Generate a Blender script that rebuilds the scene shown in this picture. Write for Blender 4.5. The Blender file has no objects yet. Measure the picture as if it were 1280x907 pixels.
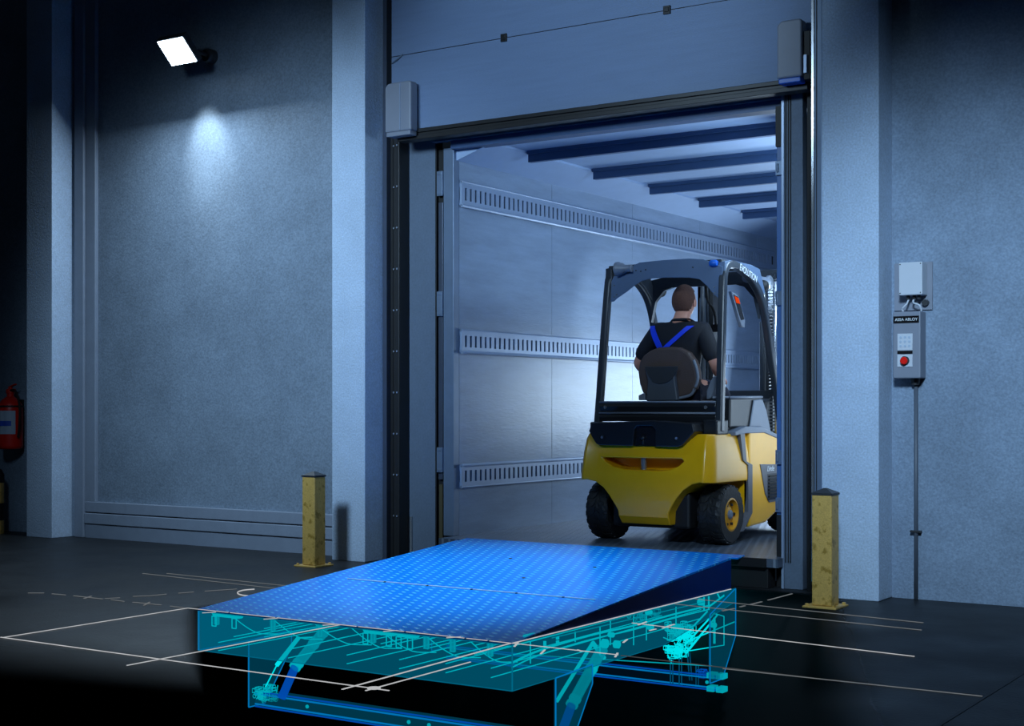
import bpy, bmesh, math, random
from mathutils import Vector, Matrix
random.seed(7)
sc = bpy.context.scene
# ---------------------------------------------------------------- camera
F = 1788.0; TH = math.atan(1175/1788.0); EYE = 1.25; HY = 508.0
cam_d = bpy.data.cameras.new('camera'); cam = bpy.data.objects.new('camera', cam_d)
sc.collection.objects.link(cam); sc.camera = cam
cam.location = (0, 0, EYE); cam.rotation_euler = (math.pi/2, 0, TH)
cam_d.sensor_width = 36; cam_d.lens = F/1280*36; cam_d.shift_y = (HY-453.5)/1280; cam_d.clip_end = 200
# ---------------------------------------------------------------- view + world
sc.view_settings.view_transform = 'Standard'; sc.view_settings.look = 'None'
sc.view_settings.gamma = 1; sc.view_settings.use_curve_mapping = False
sc.view_settings.exposure = 0.0
w = bpy.data.worlds.new('world'); sc.world = w; w.use_nodes = True
w.node_tree.nodes['Background'].inputs[0].default_value = (0.25, 0.42, 0.7, 1)
w.node_tree.nodes['Background'].inputs[1].default_value = 0.012
# ---------------------------------------------------------------- lights
def light(name, kind, loc, target, energy, color, size=1.0, sy=None, spot=None, blend=1.0, spread=None):
    d = bpy.data.lights.new(name, kind); o = bpy.data.objects.new(name, d); sc.collection.objects.link(o)
    d.energy = energy; d.color = color
    if kind == 'AREA':
        d.size = size
        if sy: d.shape = 'RECTANGLE'; d.size_y = sy
        if spread: d.spread = math.radians(spread)
    if kind == 'SPOT': d.spot_size = math.radians(spot); d.spot_blend = blend; d.shadow_soft_size = size
    if kind == 'POINT': d.shadow_soft_size = size
    o.location = loc
    o.rotation_euler = (Vector(target)-Vector(loc)).to_track_quat('-Z', 'Y').to_euler()
    return o
BLUE = (0.51, 0.75, 1.0)
light('hall_light_right', 'SPOT', (-1.4, 4.0, 4.0), (-2.75, 9.1, 1.35), 1420, BLUE, size=0.4, spot=46, blend=1.0)
light('hall_light_left', 'SPOT', (-6.7, 3.8, 4.2), (-8.3, 9.1, 1.85), 1400, BLUE, size=0.5, spot=57, blend=1.0)
light('door_fill_spot', 'SPOT', (-5.2, 5.0, 4.0), (-5.3, 9.1, 3.95), 440, BLUE, size=0.3, spot=60, blend=0.8)  # added fill aimed at the door panel, no fixture behind it
light('ramp_fill_spot', 'SPOT', (-5.4, 7.3, 6.4), (-5.4, 7.75, 0), 2300, (0.45, 0.78, 1.0), size=0.35, spot=32, blend=0.9)  # extra spot added to brighten the ramp
light('trailer_side_fill', 'AREA', (-3.95, 11.4, 1.15), (-6.7, 11.6, 1.6), 14, (0.60, 0.80, 1.0), size=2.6, sy=1.0)  # added unseen fill for the trailer wall and forklift side gloss
light('trailer_upper_fill', 'AREA', (-3.95, 10.6, 2.75), (-6.7, 10.9, 2.4), 34, (0.50, 0.74, 1.0), size=2.0, sy=0.4)  # added unseen fill for the upper trailer wall
light('trailer_front_fill', 'AREA', (-5.2, 14.6, 1.4), (-5.2, 12.0, 2.2), 75, (0.60, 0.80, 1.0), size=2.0, sy=1.0)  # added unseen fill from deep inside the trailer

# ---------------------------------------------------------------- pixel -> world helper
RR = (math.cos(TH), math.sin(TH)); VV = (-math.sin(TH), math.cos(TH))
def P(px, py, X=None, Y=None, Z=None):
    a = (px-640)/F; c = (HY-py)/F
    r = (a*RR[0]+VV[0], a*RR[1]+VV[1], c)
    if Z is not None: t = (Z-EYE)/r[2]
    elif Y is not None: t = Y/r[1]
    else: t = X/r[0]
    return Vector((r[0]*t, r[1]*t, EYE+r[2]*t))
# ---------------------------------------------------------------- materials
def srgb(r, g, b):
    f = lambda c: (c/255/12.92) if c/255 <= 0.04045 else ((c/255+0.055)/1.055)**2.4
    return (f(r), f(g), f(b), 1)
def new_mat(name):
    m = bpy.data.materials.new(name); m.use_nodes = True
    nt = m.node_tree; return m, nt, nt.nodes['Principled BSDF']
def coords(nt, scale=(1, 1, 1)):
    tc = nt.nodes.new('ShaderNodeTexCoord'); mp = nt.nodes.new('ShaderNodeMapping')
    mp.inputs['Scale'].default_value = scale
    nt.links.new(tc.outputs['Object'], mp.inputs['Vector']); return mp.outputs['Vector']
def mat(name, col, rough=0.5, metal=0.0, noise=0.0, nscale=8.0, fine=0.0, fscale=120.0, bump=0.0, bscale=150.0,
        stretch=(1, 1, 1), coat=0.0, spec=0.5, col2=None):
    m, nt, b = new_mat(name)
    b.inputs['Base Color'].default_value = col; b.inputs['Roughness'].default_value = rough
    b.inputs['Metallic'].default_value = metal; b.inputs['Coat Weight'].default_value = coat; b.inputs['Coat Roughness'].default_value = 0.22
    b.inputs['Specular IOR Level'].default_value = spec
    v = coords(nt, stretch)
    N = nt.nodes.new; L = nt.links.new
    last = None
    if noise > 0 or fine > 0:
        n1 = N('ShaderNodeTexNoise'); n1.inputs['Scale'].default_value = nscale; n1.inputs['Detail'].default_value = 6
        n1.inputs['Roughness'].default_value = 0.65
        L(v, n1.inputs['Vector'])
        r1 = N('ShaderNodeMapRange'); r1.inputs[1].default_value = 0.3; r1.inputs[2].default_value = 0.7
        r1.inputs[3].default_value = 1-noise; r1.inputs[4].default_value = 1+noise*0.5
        L(n1.outputs['Fac'], r1.inputs[0])
        n2 = N('ShaderNodeTexNoise'); n2.inputs['Scale'].default_value = fscale; n2.inputs['Detail'].default_value = 2
        L(v, n2.inputs['Vector'])
        r2 = N('ShaderNodeMapRange'); r2.inputs[1].default_value = 0.3; r2.inputs[2].default_value = 0.7
        r2.inputs[3].default_value = 1-fine; r2.inputs[4].default_value = 1+fine
        L(n2.outputs['Fac'], r2.inputs[0])
        mu = N('ShaderNodeMath'); mu.operation = 'MULTIPLY'; L(r1.outputs[0], mu.inputs[0]); L(r2.outputs[0], mu.inputs[1])
        vm = N('ShaderNodeVectorMath'); vm.operation = 'SCALE'; vm.inputs[0].default_value = col[:3]
        if col2:
            mx = N('ShaderNodeMix'); mx.data_type = 'RGBA'; mx.inputs[6].default_value = col; mx.inputs[7].default_value = col2
            rr = N('ShaderNodeMapRange'); rr.inputs[1].default_value = 0.52; rr.inputs[2].default_value = 0.62
            L(n1.outputs['Fac'], rr.inputs[0]); L(rr.outputs[0], mx.inputs[0]); L(mx.outputs[2], vm.inputs[0])
        L(mu.outputs[0], vm.inputs['Scale']); L(vm.outputs[0], b.inputs['Base Color'])
    if bump > 0:
        n3 = N('ShaderNodeTexNoise'); n3.inputs['Scale'].default_value = bscale; n3.inputs['Detail'].default_value = 3
        L(v, n3.inputs['Vector'])
        bp = N('ShaderNodeBump'); bp.inputs['Strength'].default_value = bump; bp.inputs['Distance'].default_value = 0.01
        L(n3.outputs['Fac'], bp.inputs['Height']); L(bp.outputs[0], b.inputs['Normal'])
    return m
def tread_plate(name, col, cell, rough, metal, strength=0.6, noise=0.1, lug_glint=(0.3, 0.3, 0.3)):
    """steel with raised tear-drop lugs, alternating direction in a chequer"""
    m, nt, b = new_mat(name); N = nt.nodes.new; L = nt.links.new
    v = coords(nt, (1/cell, 1/cell, 1/cell)); sp = N('ShaderNodeSeparateXYZ'); L(v, sp.inputs[0])
    def M(op, a, c=None, d=None):
        n = N('ShaderNodeMath'); n.operation = op
        for i, q in enumerate((a, c, d)):
            if q is None: continue
            if hasattr(q, 'links') or hasattr(q, 'is_output'): L(q, n.inputs[i])
            else: n.inputs[i].default_value = q
        return n.outputs[0]
    rowf = M('DIVIDE', sp.outputs[1], 0.75); row = M('FLOOR', rowf)
    fx = M('SUBTRACT', M('FRACT', M('ADD', sp.outputs[0], M('MULTIPLY', row, 0.28))), 0.5)
    fy = M('MULTIPLY', M('SUBTRACT', M('FRACT', rowf), 0.5), 0.75)
    al = M('ADD', M('MULTIPLY', fx, 0.87), M('MULTIPLY', fy, -0.5)); ac = M('ADD', M('MULTIPLY', fx, 0.5), M('MULTIPLY', fy, 0.87))
    e = M('ADD', M('POWER', M('DIVIDE', al, 0.42), 2.0), M('POWER', M('DIVIDE', ac, 0.15), 2.0))
    h = M('SUBTRACT', 1.0, e); hc = nt.nodes.new('ShaderNodeClamp'); L(h, hc.inputs[0])
    bp = N('ShaderNodeBump'); bp.inputs['Strength'].default_value = strength; bp.inputs['Distance'].default_value = 0.006
    L(hc.outputs[0], bp.inputs['Height']); L(bp.outputs[0], b.inputs['Normal'])
    n1 = N('ShaderNodeTexNoise'); n1.inputs['Scale'].default_value = 0.15; n1.inputs['Detail'].default_value = 6; L(v, n1.inputs['Vector'])
    r1 = N('ShaderNodeMapRange'); r1.inputs[1].default_value = 0.3; r1.inputs[2].default_value = 0.7
    r1.inputs[3].default_value = 1-noise; r1.inputs[4].default_value = 1+noise; L(n1.outputs[0], r1.inputs[0])
    vm = N('ShaderNodeVectorMath'); vm.operation = 'SCALE'; vm.inputs[0].default_value = col[:3]
    L(r1.outputs[0], vm.inputs['Scale'])
    ma = N('ShaderNodeVectorMath'); ma.operation = 'MULTIPLY_ADD'; ma.inputs[0].default_value = lug_glint  # lighter lug tops: glints painted into the base colour
    cx_ = N('ShaderNodeCombineXYZ')
    for q in range(3): L(hc.outputs[0], cx_.inputs[q])
    L(cx_.outputs[0], ma.inputs[1]); L(vm.outputs[0], ma.inputs[2]); L(ma.outputs[0], b.inputs['Base Color'])
    b.inputs['Roughness'].default_value = rough; b.inputs['Metallic'].default_value = metal; b.inputs['Specular IOR Level'].default_value = 0.6
    return m
def emis(name, col, strength, alpha=1.0):
    m = bpy.data.materials.new(name); m.use_nodes = True; nt = m.node_tree; nt.nodes.clear()
    N = nt.nodes.new; L = nt.links.new
    out = N('ShaderNodeOutputMaterial'); e = N('ShaderNodeEmission'); e.inputs[0].default_value = col
    e.inputs[1].default_value = strength
    if alpha < 1:
        t = N('ShaderNodeBsdfTransparent'); a = N('ShaderNodeMixShader'); a.inputs[0].default_value = alpha
        L(t.outputs[0], a.inputs[1]); L(e.outputs[0], a.inputs[2]); L(a.outputs[0], out.inputs[0])
    else: L(e.outputs[0], out.inputs[0])
    return m
M = {}
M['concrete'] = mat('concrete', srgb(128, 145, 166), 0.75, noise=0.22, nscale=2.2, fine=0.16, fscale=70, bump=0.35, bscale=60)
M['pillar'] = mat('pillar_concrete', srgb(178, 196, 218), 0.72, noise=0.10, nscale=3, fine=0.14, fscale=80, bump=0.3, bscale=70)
M['leftwall'] = mat('painted_panel', srgb(122, 136, 152), 0.42, noise=0.18, nscale=1.8, fine=0.18, fscale=60, bump=0.22, bscale=55)
M['frame'] = mat('frame_paint', srgb(128, 138, 154), 0.5, noise=0.08, fine=0.05)
M['doorpanel'] = mat('door_fabric', srgb(112, 132, 164), 0.6, noise=0.07, nscale=2, fine=0.10, fscale=60, bump=0.2, bscale=30, stretch=(1, 1, 14))
M['black'] = mat('black_rubber', (0.006, 0.006, 0.007, 1), 0.6, noise=0.2)
M['profile'] = mat('dark_profile', (0.010, 0.010, 0.011, 1), 0.5, noise=0.2)
M['track'] = mat('track_steel', srgb(84, 92, 108), 0.4, metal=0.6, noise=0.1)
M['shelter'] = mat('shelter_board', srgb(92, 106, 124), 0.6, noise=0.08, fine=0.08, fscale=60)
M['alu'] = mat('aluminium', srgb(112, 128, 150), 0.45, metal=0.4, noise=0.1)
M['trailerwall'] = mat('trailer_wall', srgb(144, 160, 182), 0.30, noise=0.16, nscale=2.0, fine=0.06, fscale=60, bump=0.12, bscale=14, stretch=(1, 1, 6))
M['rail'] = mat('rail_steel', srgb(150, 166, 190), 0.38, metal=0.25, noise=0.05)
M['roof'] = mat('roof_sheet', srgb(158, 178, 208), 0.55, noise=0.05)
M['bluepost'] = mat('blue_post', srgb(66, 100, 150), 0.45)
M['beam'] = mat('beam_steel', srgb(58, 84, 122), 0.5, noise=0.05)
M['trailerfloor'] = tread_plate('trailer_floor_plate', srgb(96, 108, 126), 0.065, 0.36, 0.5, 1.0, 0.25, lug_glint=(0.25, 0.28, 0.32))
M['blueplate'] = tread_plate('blue_tread_plate', (0.0, 0.22, 0.82, 1), 0.084, 0.27, 0.0, 0.6, 0.06, lug_glint=(0.06, 0.32, 0.18))
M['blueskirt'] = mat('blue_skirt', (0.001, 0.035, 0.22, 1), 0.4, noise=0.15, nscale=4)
M['yellowpost'] = mat('worn_yellow', srgb(210, 170, 92), 0.42, noise=0.25, nscale=14, fine=0.1, col2=srgb(150, 118, 48), bump=0.1)
M['charcoal'] = mat('charcoal_plastic', srgb(48, 50, 54), 0.45, noise=0.05)
M['darkplastic'] = mat('dark_plastic', srgb(30, 32, 36), 0.35, noise=0.05)
M['guard'] = mat('guard_steel', srgb(46, 52, 60), 0.28, noise=0.05, coat=0.3)
M['guardplate'] = mat('guard_plate', srgb(84, 104, 132), 0.4, noise=0.05)
M['fyellow'] = mat('forklift_yellow', (0.86, 0.42, 0.003, 1), 0.36, noise=0.06, nscale=6, coat=0.45)
M['stripe'] = mat('grey_paint', srgb(92, 92, 98), 0.4)
M['greypart'] = mat('grey_plastic', srgb(112, 120, 134), 0.45, noise=0.05)
M['tyre'] = mat('tyre_rubber', (0.010, 0.010, 0.011, 1), 0.55, noise=0.2, bump=0.3, bscale=50)
M['rim'] = mat('rim_yellow', srgb(215, 150, 20), 0.4, noise=0.15)
M['seat'] = mat('seat_vinyl', srgb(78, 62, 58), 0.6, noise=0.12, bump=0.2, bscale=90)
M['bag'] = mat('seat_pouch', srgb(70, 76, 86), 0.5, noise=0.1)
M['steel'] = mat('bright_steel', srgb(190, 194, 200), 0.25, metal=0.8, noise=0.1)
M['skin'] = mat('skin', srgb(214, 150, 128), 0.5, noise=0.06)
M['hair'] = mat('hair', srgb(96, 60, 46), 0.75, noise=0.3, nscale=60, bump=0.6, bscale=220)
M['shirt'] = mat('black_shirt', srgb(16, 18, 28), 0.8, noise=0.2, nscale=10, bump=0.3, bscale=18)
M['trousers'] = mat('trousers', srgb(14, 18, 40), 0.8, noise=0.1)
M['strap'] = mat('blue_strap', srgb(16, 66, 235), 0.55)
M['redpaint'] = mat('red_paint', srgb(215, 30, 18), 0.4, noise=0.1)
M['label'] = mat('paper_label', srgb(170, 186, 205), 0.5)
M['labelblue'] = mat('label_blue', srgb(30, 80, 190), 0.5)
M['greybox'] = mat('box_grey', srgb(128, 134, 148), 0.5, noise=0.04)
M['whitebox'] = mat('box_light', srgb(196, 202, 212), 0.5, noise=0.03)
M['redbutton'] = mat('red_button', srgb(235, 24, 12), 0.35)
M['blackgloss'] = mat('black_gloss', (0.01, 0.01, 0.012, 1), 0.25)
M['white'] = mat('white_print', srgb(225, 230, 235), 0.5)
M['blueglow'] = mat('blue_tint', srgb(24, 92, 190), 0.4)  # lamp blue, also stands for blue light on the housing base
M['conduit'] = mat('conduit', srgb(82, 90, 102), 0.5)
M['redorange'] = emis('red_display', (1.0, 0.08, 0.01, 1), 0.7)
M['lampface'] = emis('lamp_face', (0.62, 0.82, 1.0, 1), 30)
M['line'] = emis('line_glow', (0.95, 0.97, 1.0, 1), 0.5)
M['linedim'] = emis('line_glow_dim', (0.86, 0.94, 1.0, 1), 0.15)
M['linefaint'] = emis('line_glow_faint', (0.86, 0.94, 1.0, 1), 0.06)
M['xpanel'] = emis('xray_panel', (0.0, 0.29, 0.50, 1), 0.42, 0.34)
M['xpanel_deep'] = emis('xray_panel_deep', (0.0, 0.20, 0.36, 1), 0.30, 0.36)
M['xedge'] = emis('xray_edge', (0.0, 0.27, 0.75, 1), 0.62)
M['xfaint'] = emis('xray_edge_faint', (0.0, 0.24, 0.42, 1), 0.55, 0.6)
M['xedge_dim'] = emis('xray_edge_dim', (0.0, 0.12, 0.42, 1), 0.5)
M['xcyan'] = emis('xray_cyan', (0.0, 0.80, 0.88, 1), 0.95)
M['xcyan_soft'] = emis('xray_cyan_soft', (0.0, 0.66, 0.80, 1), 0.62, 0.62)
M['xblue'] = emis('xray_blue', (0.0, 0.09, 0.55, 1), 0.75, 0.75)
# floor: dark concrete that is cut open (clear) around the pit, soft edge; also cleared in front to imitate shade
def floor_material():
    m, nt, b = new_mat('floor_concrete'); N = nt.nodes.new; L = nt.links.new
    tc = N('ShaderNodeTexCoord'); v = tc.outputs['Object']
    def MM(op, a, c=None):
        n = N('ShaderNodeMath'); n.operation = op
        for i, q in enumerate((a, c)):
            if q is None: continue
            if isinstance(q, (int, float)): n.inputs[i].default_value = q
            else: L(q, n.inputs[i])
        return n.outputs[0]
    def ss(x, lo, hi):
        r = N('ShaderNodeMapRange'); r.interpolation_type = 'SMOOTHSTEP'; L(x, r.inputs[0])
        r.inputs[1].default_value = lo; r.inputs[2].default_value = hi; return r.outputs[0]
    n1 = N('ShaderNodeTexNoise'); n1.inputs['Scale'].default_value = 1.6; n1.inputs['Detail'].default_value = 8; L(v, n1.inputs['Vector'])
    n2 = N('ShaderNodeTexNoise'); n2.inputs['Scale'].default_value = 45; n2.inputs['Detail'].default_value = 3; L(v, n2.inputs['Vector'])
    r = N('ShaderNodeMapRange'); r.inputs[1].default_value = 0.3; r.inputs[2].default_value = 0.7; r.inputs[3].default_value = 0.6; r.inputs[4].default_value = 1.3; L(n1.outputs[0], r.inputs[0])
    r2 = N('ShaderNodeMapRange'); r2.inputs[1].default_value = 0.3; r2.inputs[2].default_value = 0.7; r2.inputs[3].default_value = 0.85; r2.inputs[4].default_value = 1.15; L(n2.outputs[0], r2.inputs[0])
    vm = N('ShaderNodeVectorMath'); vm.operation = 'SCALE'; vm.inputs[0].default_value = srgb(30, 33, 36)[:3]
    L(MM('MULTIPLY', r.outputs[0], r2.outputs[0]), vm.inputs['Scale']); L(vm.outputs[0], b.inputs['Base Color'])
    rr = N('ShaderNodeMapRange'); rr.inputs[1].default_value = 0.3; rr.inputs[2].default_value = 0.7; rr.inputs[3].default_value = 0.42; rr.inputs[4].default_value = 0.62; b.inputs['Specular IOR Level'].default_value = 0.3
    L(n1.outputs[0], rr.inputs[0]); L(rr.outputs[0], b.inputs['Roughness'])
    bp = N('ShaderNodeBump'); bp.inputs['Strength'].default_value = 0.15; bp.inputs['Distance'].default_value = 0.01; L(n2.outputs[0], bp.inputs['Height']); L(bp.outputs[0], b.inputs['Normal'])
    s = N('ShaderNodeSeparateXYZ'); L(v, s.inputs[0]); x, y = s.outputs[0], s.outputs[1]
    # clear where the pit and its machinery are shown through the slab
    left = ss(MM('SUBTRACT', x, MM('MULTIPLY', MM('MAXIMUM', MM('SUBTRACT', 6.3, y), 0.0), 1.03)), -6.62, -6.42)
    right = MM('SUBTRACT', 1.0, ss(MM('SUBTRACT', x, MM('MULTIPLY', MM('SUBTRACT', 9.2, y), 0.42)), -3.75, -3.25))
    back = MM('SUBTRACT', 1.0, ss(y, 9.0, 9.15))
    a1 = MM('MULTIPLY', MM('MULTIPLY', left, right), back)
    near = MM('SUBTRACT', 1.0, ss(MM('ADD', y, MM('MULTIPLY', MM('ADD', x, 5.0), -0.25)), 4.3, 5.6))  # front floor cleared to black in place of light falloff
    a2 = MM('MULTIPLY', near, MM('SUBTRACT', 1.0, ss(x, -3.6, -2.2)))
    fac = MM('MAXIMUM', a1, a2)
    t = N('ShaderNodeBsdfTransparent'); mx = N('ShaderNodeMixShader')
    out = nt.nodes['Material Output']
    L(fac, mx.inputs[0]); L(b.outputs[0], mx.inputs[1]); L(t.outputs[0], mx.inputs[2]); L(mx.outputs[0], out.inputs[0])
    return m
M['floor'] = floor_material()
# ---------------------------------------------------------------- mesh helpers
def B(): return bmesh.new()
def box(bm, x0, x1, y0, y1, z0, z1):
    vs = [bm.verts.new((x, y, z)) for x in (min(x0, x1), max(x0, x1)) for y in (min(y0, y1), max(y0, y1)) for z in (min(z0, z1), max(z0, z1))]
    for f in ((0, 1, 3, 2), (4, 6, 7, 5), (0, 4, 5, 1), (2, 3, 7, 6), (0, 2, 6, 4), (1, 5, 7, 3)):
        bm.faces.new([vs[i] for i in f])
def prism(bm, pts, axis, a0, a1):
    """pts: 2D outline in the two other axes (x: (y,z); y: (x,z); z: (x,y))"""
    def mk(p, a):
        return {'x': (a, p[0], p[1]), 'y': (p[0], a, p[1]), 'z': (p[0], p[1], a)}[axis]
    A = [bm.verts.new(mk(p, a0)) for p in pts]; C = [bm.verts.new(mk(p, a1)) for p in pts]
    n = len(pts)
    bm.faces.new(A); bm.faces.new(C[::-1])
    for i in range(n): bm.faces.new((A[i], A[(i+1) % n], C[(i+1) % n], C[i])[::-1])
def frames(pts, up=None):
    out = []
    for i, p in enumerate(pts):
        t = (pts[min(i+1, len(pts)-1)]-pts[max(i-1, 0)]).normalized()
        u = Vector(up) if up else (Vector((0, 0, 1)) if abs(t.z) < 0.9 else Vector((1, 0, 0)))
        s = t.cross(u).normalized(); n = s.cross(t).normalized(); out.append((p, s, n))
    return out
def tube(bm, pts, r, seg=8, up=None):
    pts = [Vector(p) for p in pts]; rings = []
    for i, (p, s, n) in enumerate(frames(pts, up)):
        ri = r[i] if isinstance(r, (list, tuple)) else r
        rings.append([bm.verts.new(p+(s*math.cos(a)+n*math.sin(a))*ri) for a in [2*math.pi*k/seg for k in range(seg)]])
    for A, C in zip(rings, rings[1:]):
        for k in range(seg): bm.faces.new((A[k], A[(k+1) % seg], C[(k+1) % seg], C[k]))
    bm.faces.new(rings[0][::-1]); bm.faces.new(rings[-1])
def bar(bm, pts, wx, wt, up=(1, 0, 0)):
    """rectangular section swept along pts; wx = width along up, wt = width across"""
    pts = [Vector(p) for p in pts]; rings = []
    for p, s, n in frames(pts, up):
        rings.append([bm.verts.new(p+s*a*wt/2+n*b*wx/2) for a, b in ((-1, -1), (1, -1), (1, 1), (-1, 1))])
    for A, C in zip(rings, rings[1:]):
        for k in range(4): bm.faces.new((A[k], A[(k+1) % 4], C[(k+1) % 4], C[k]))
    bm.faces.new(rings[0][::-1]); bm.faces.new(rings[-1])
def lathe(bm, prof, c, axis='z', seg=28, caps=True):
    """prof: (radius, height) pairs"""
    c = Vector(c); rings = []
    for r, h in prof:
        ring = []
        for k in range(seg):
            a = 2*math.pi*k/seg; u, v = r*math.cos(a), r*math.sin(a)
            ring.append(bm.verts.new(c+Vector({'z': (u, v, h), 'x': (h, u, v), 'y': (v, h, u)}[axis])))
        rings.append(ring)
    for A, C in zip(rings, rings[1:]):
        for k in range(seg): bm.faces.new((A[k], A[(k+1) % seg], C[(k+1) % seg], C[k]))
    if caps: bm.faces.new(rings[0][::-1]); bm.faces.new(rings[-1])
def ell(bm, c, r, su=20, sv=14, rot=None):
    m = Matrix.Translation(Vector(c))
    if rot: m = m @ rot
    m = m @ Matrix.Diagonal((r[0], r[1], r[2], 1))
    bmesh.ops.create_uvsphere(bm, u_segments=su, v_segments=sv, radius=1, matrix=m)
def smoothpath(pts, n=6):
    pts = [Vector(p) for p in pts]; out = []
    for i in range(len(pts)-1):
        p0 = pts[max(i-1, 0)]; p1 = pts[i]; p2 = pts[i+1]; p3 = pts[min(i+2, len(pts)-1)]
        for k in range(n):
            t = k/n
            out.append(0.5*((2*p1)+(p2-p0)*t+(2*p0-5*p1+4*p2-p3)*t*t+(3*p1-p0-3*p2+p3)*t**3))
    out.append(pts[-1]); return out
def root_of(o):
    while o.parent: o = o.parent
    return o
def obj(name, bm, m, parent=None, bevel=0, smooth=False, seg=2, auto=None):
    bmesh.ops.recalc_face_normals(bm, faces=bm.faces[:])
    if parent is not None:
        bmesh.ops.translate(bm, verts=bm.verts[:], vec=-root_of(parent).location)
    me = bpy.data.meshes.new(name); bm.to_mesh(me); bm.free()
    o = bpy.data.objects.new(name, me); sc.collection.objects.link(o)
    me.materials.append(m)
    if parent is not None: o.parent = parent
    if bevel:
        md = o.modifiers.new('bevel', 'BEVEL'); md.width = bevel; md.segments = seg; md.limit_method = 'ANGLE'; md.angle_limit = math.radians(35)
    if smooth:
        for p in me.polygons: p.use_smooth = True
    if auto:
        for e in me.edges: pass
        me.set_sharp_from_angle(angle=math.radians(auto))
    return o
def thing(name, label, cat, loc, group=None):
    o = bpy.data.objects.new(name, None); sc.collection.objects.link(o); o.location = loc
    o.empty_display_size = 0.1; o['label'] = label; o['category'] = cat
    if group: o['group'] = group
    return o
def tag(o, label, cat, group=None, kind=None):
    if label: o['label'] = label
    if cat: o['category'] = cat
    if group: o['group'] = group
    if kind: o['kind'] = kind
    return o
def struct(name, bm, m, parent=None, bevel=0, label=None):
    o = obj(name, bm, m, parent, bevel)
    if parent is None:
        o['kind'] = 'structure'
        if label: o['label'] = label
    return o
def centre(o):
    """put a single-mesh thing's origin at its base"""
    vs = [v.co for v in o.data.vertices]
    c = Vector((sum(v.x for v in vs)/len(vs), sum(v.y for v in vs)/len(vs), min(v.z for v in vs)))
    o.data.transform(Matrix.Translation(-c)); o.location = c; return o
def dup(root, loc, label):
    r = root.copy(); sc.collection.objects.link(r); r.location = loc; r['label'] = label
    for ch in list(root.children):
        c = ch.copy(); sc.collection.objects.link(c); c.parent = r
        for g in ch.children:
            d = g.copy(); sc.collection.objects.link(d); d.parent = c
    return r
def cut(o, bm):
    """boolean difference with a throw-away cutter"""
    bmesh.ops.recalc_face_normals(bm, faces=bm.faces[:])
    bmesh.ops.translate(bm, verts=bm.verts[:], vec=-root_of(o).location)
    me = bpy.data.meshes.new('cutter'); bm.to_mesh(me); bm.free(); c = bpy.data.objects.new('cutter', me); sc.collection.objects.link(c)
    md = o.modifiers.new('cut', 'BOOLEAN'); md.operation = 'DIFFERENCE'; md.object = c; md.solver = 'EXACT'
    par = o.parent; o.parent = None
    bpy.context.view_layer.update()
    dg = bpy.context.evaluated_depsgraph_get()
    nm = bpy.data.meshes.new_from_object(o.evaluated_get(dg), depsgraph=dg)
    o.modifiers.clear(); o.data = nm; o.parent = par
    bpy.data.objects.remove(c)
def text(name, s, size, loc, rot, m, parent=None, ext=0.0008, font_shear=0.0, xs=1.0):
    cu = bpy.data.curves.new(name, 'FONT'); cu.body = s; cu.size = size; cu.extrude = ext; cu.align_x = 'CENTER'; cu.align_y = 'CENTER'; cu.shear = font_shear
    t = bpy.data.objects.new(name, cu); sc.collection.objects.link(t); bpy.context.view_layer.update()
    dg = bpy.context.evaluated_depsgraph_get(); me = bpy.data.meshes.new_from_object(t.evaluated_get(dg), depsgraph=dg)
    bpy.data.objects.remove(t)
    me.transform(Matrix.Diagonal((xs, 1, 1, 1)))
    me.transform(Matrix.Translation(Vector(loc)) @ rot.to_4x4())
    if parent is not None: me.transform(Matrix.Translation(-root_of(parent).location))
    me.materials.clear(); me.materials.append(m)
    o = bpy.data.objects.new(name, me); sc.collection.objects.link(o)
    if parent is not None: o.parent = parent
    return o
FACE_Y = Matrix(((1, 0, 0), (0, 0, -1), (0, 1, 0)))          # text upright, facing -Y
FACE_X = Matrix(((0, 0, 1), (1, 0, 0), (0, 1, 0)))           # text upright, facing +X (reads towards +Y)

# ================================================================ SETTING
bm = B(); bmesh.ops.create_grid(bm, x_segments=1, y_segments=1, size=1)
for v in bm.verts: v.co = Vector((-17 if v.co.x < 0 else 6, -4 if v.co.y < 0 else 9.6, 0))
struct('floor', bm, M['floor'], label='dark polished concrete floor, clear over the leveller pit and where near shade is imitated')
bm = B(); box(bm, -17, 0.5, 0.5, 9.05, -3.1, -3.0); struct('trim_3', bm, M['black'], label='black sheet added under the floor to stop stray light')  # added backing: keeps light out so the clear floor reads black
bm = B()
box(bm, -17.1, -17, 0.5, 9.05, -3.1, -0.02); box(bm, 0.5, 0.6, 0.5, 9.05, -3.1, -0.02); box(bm, -17, 0.5, 0.4, 0.5, -3.1, -0.02); box(bm, -17, 0.5, 9.2, 9.3, -3.1, -0.02)
struct('trim_4', bm, M['black'], label='black sides added under the floor to stop stray light')  # added sides closing the black void below the slab
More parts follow.
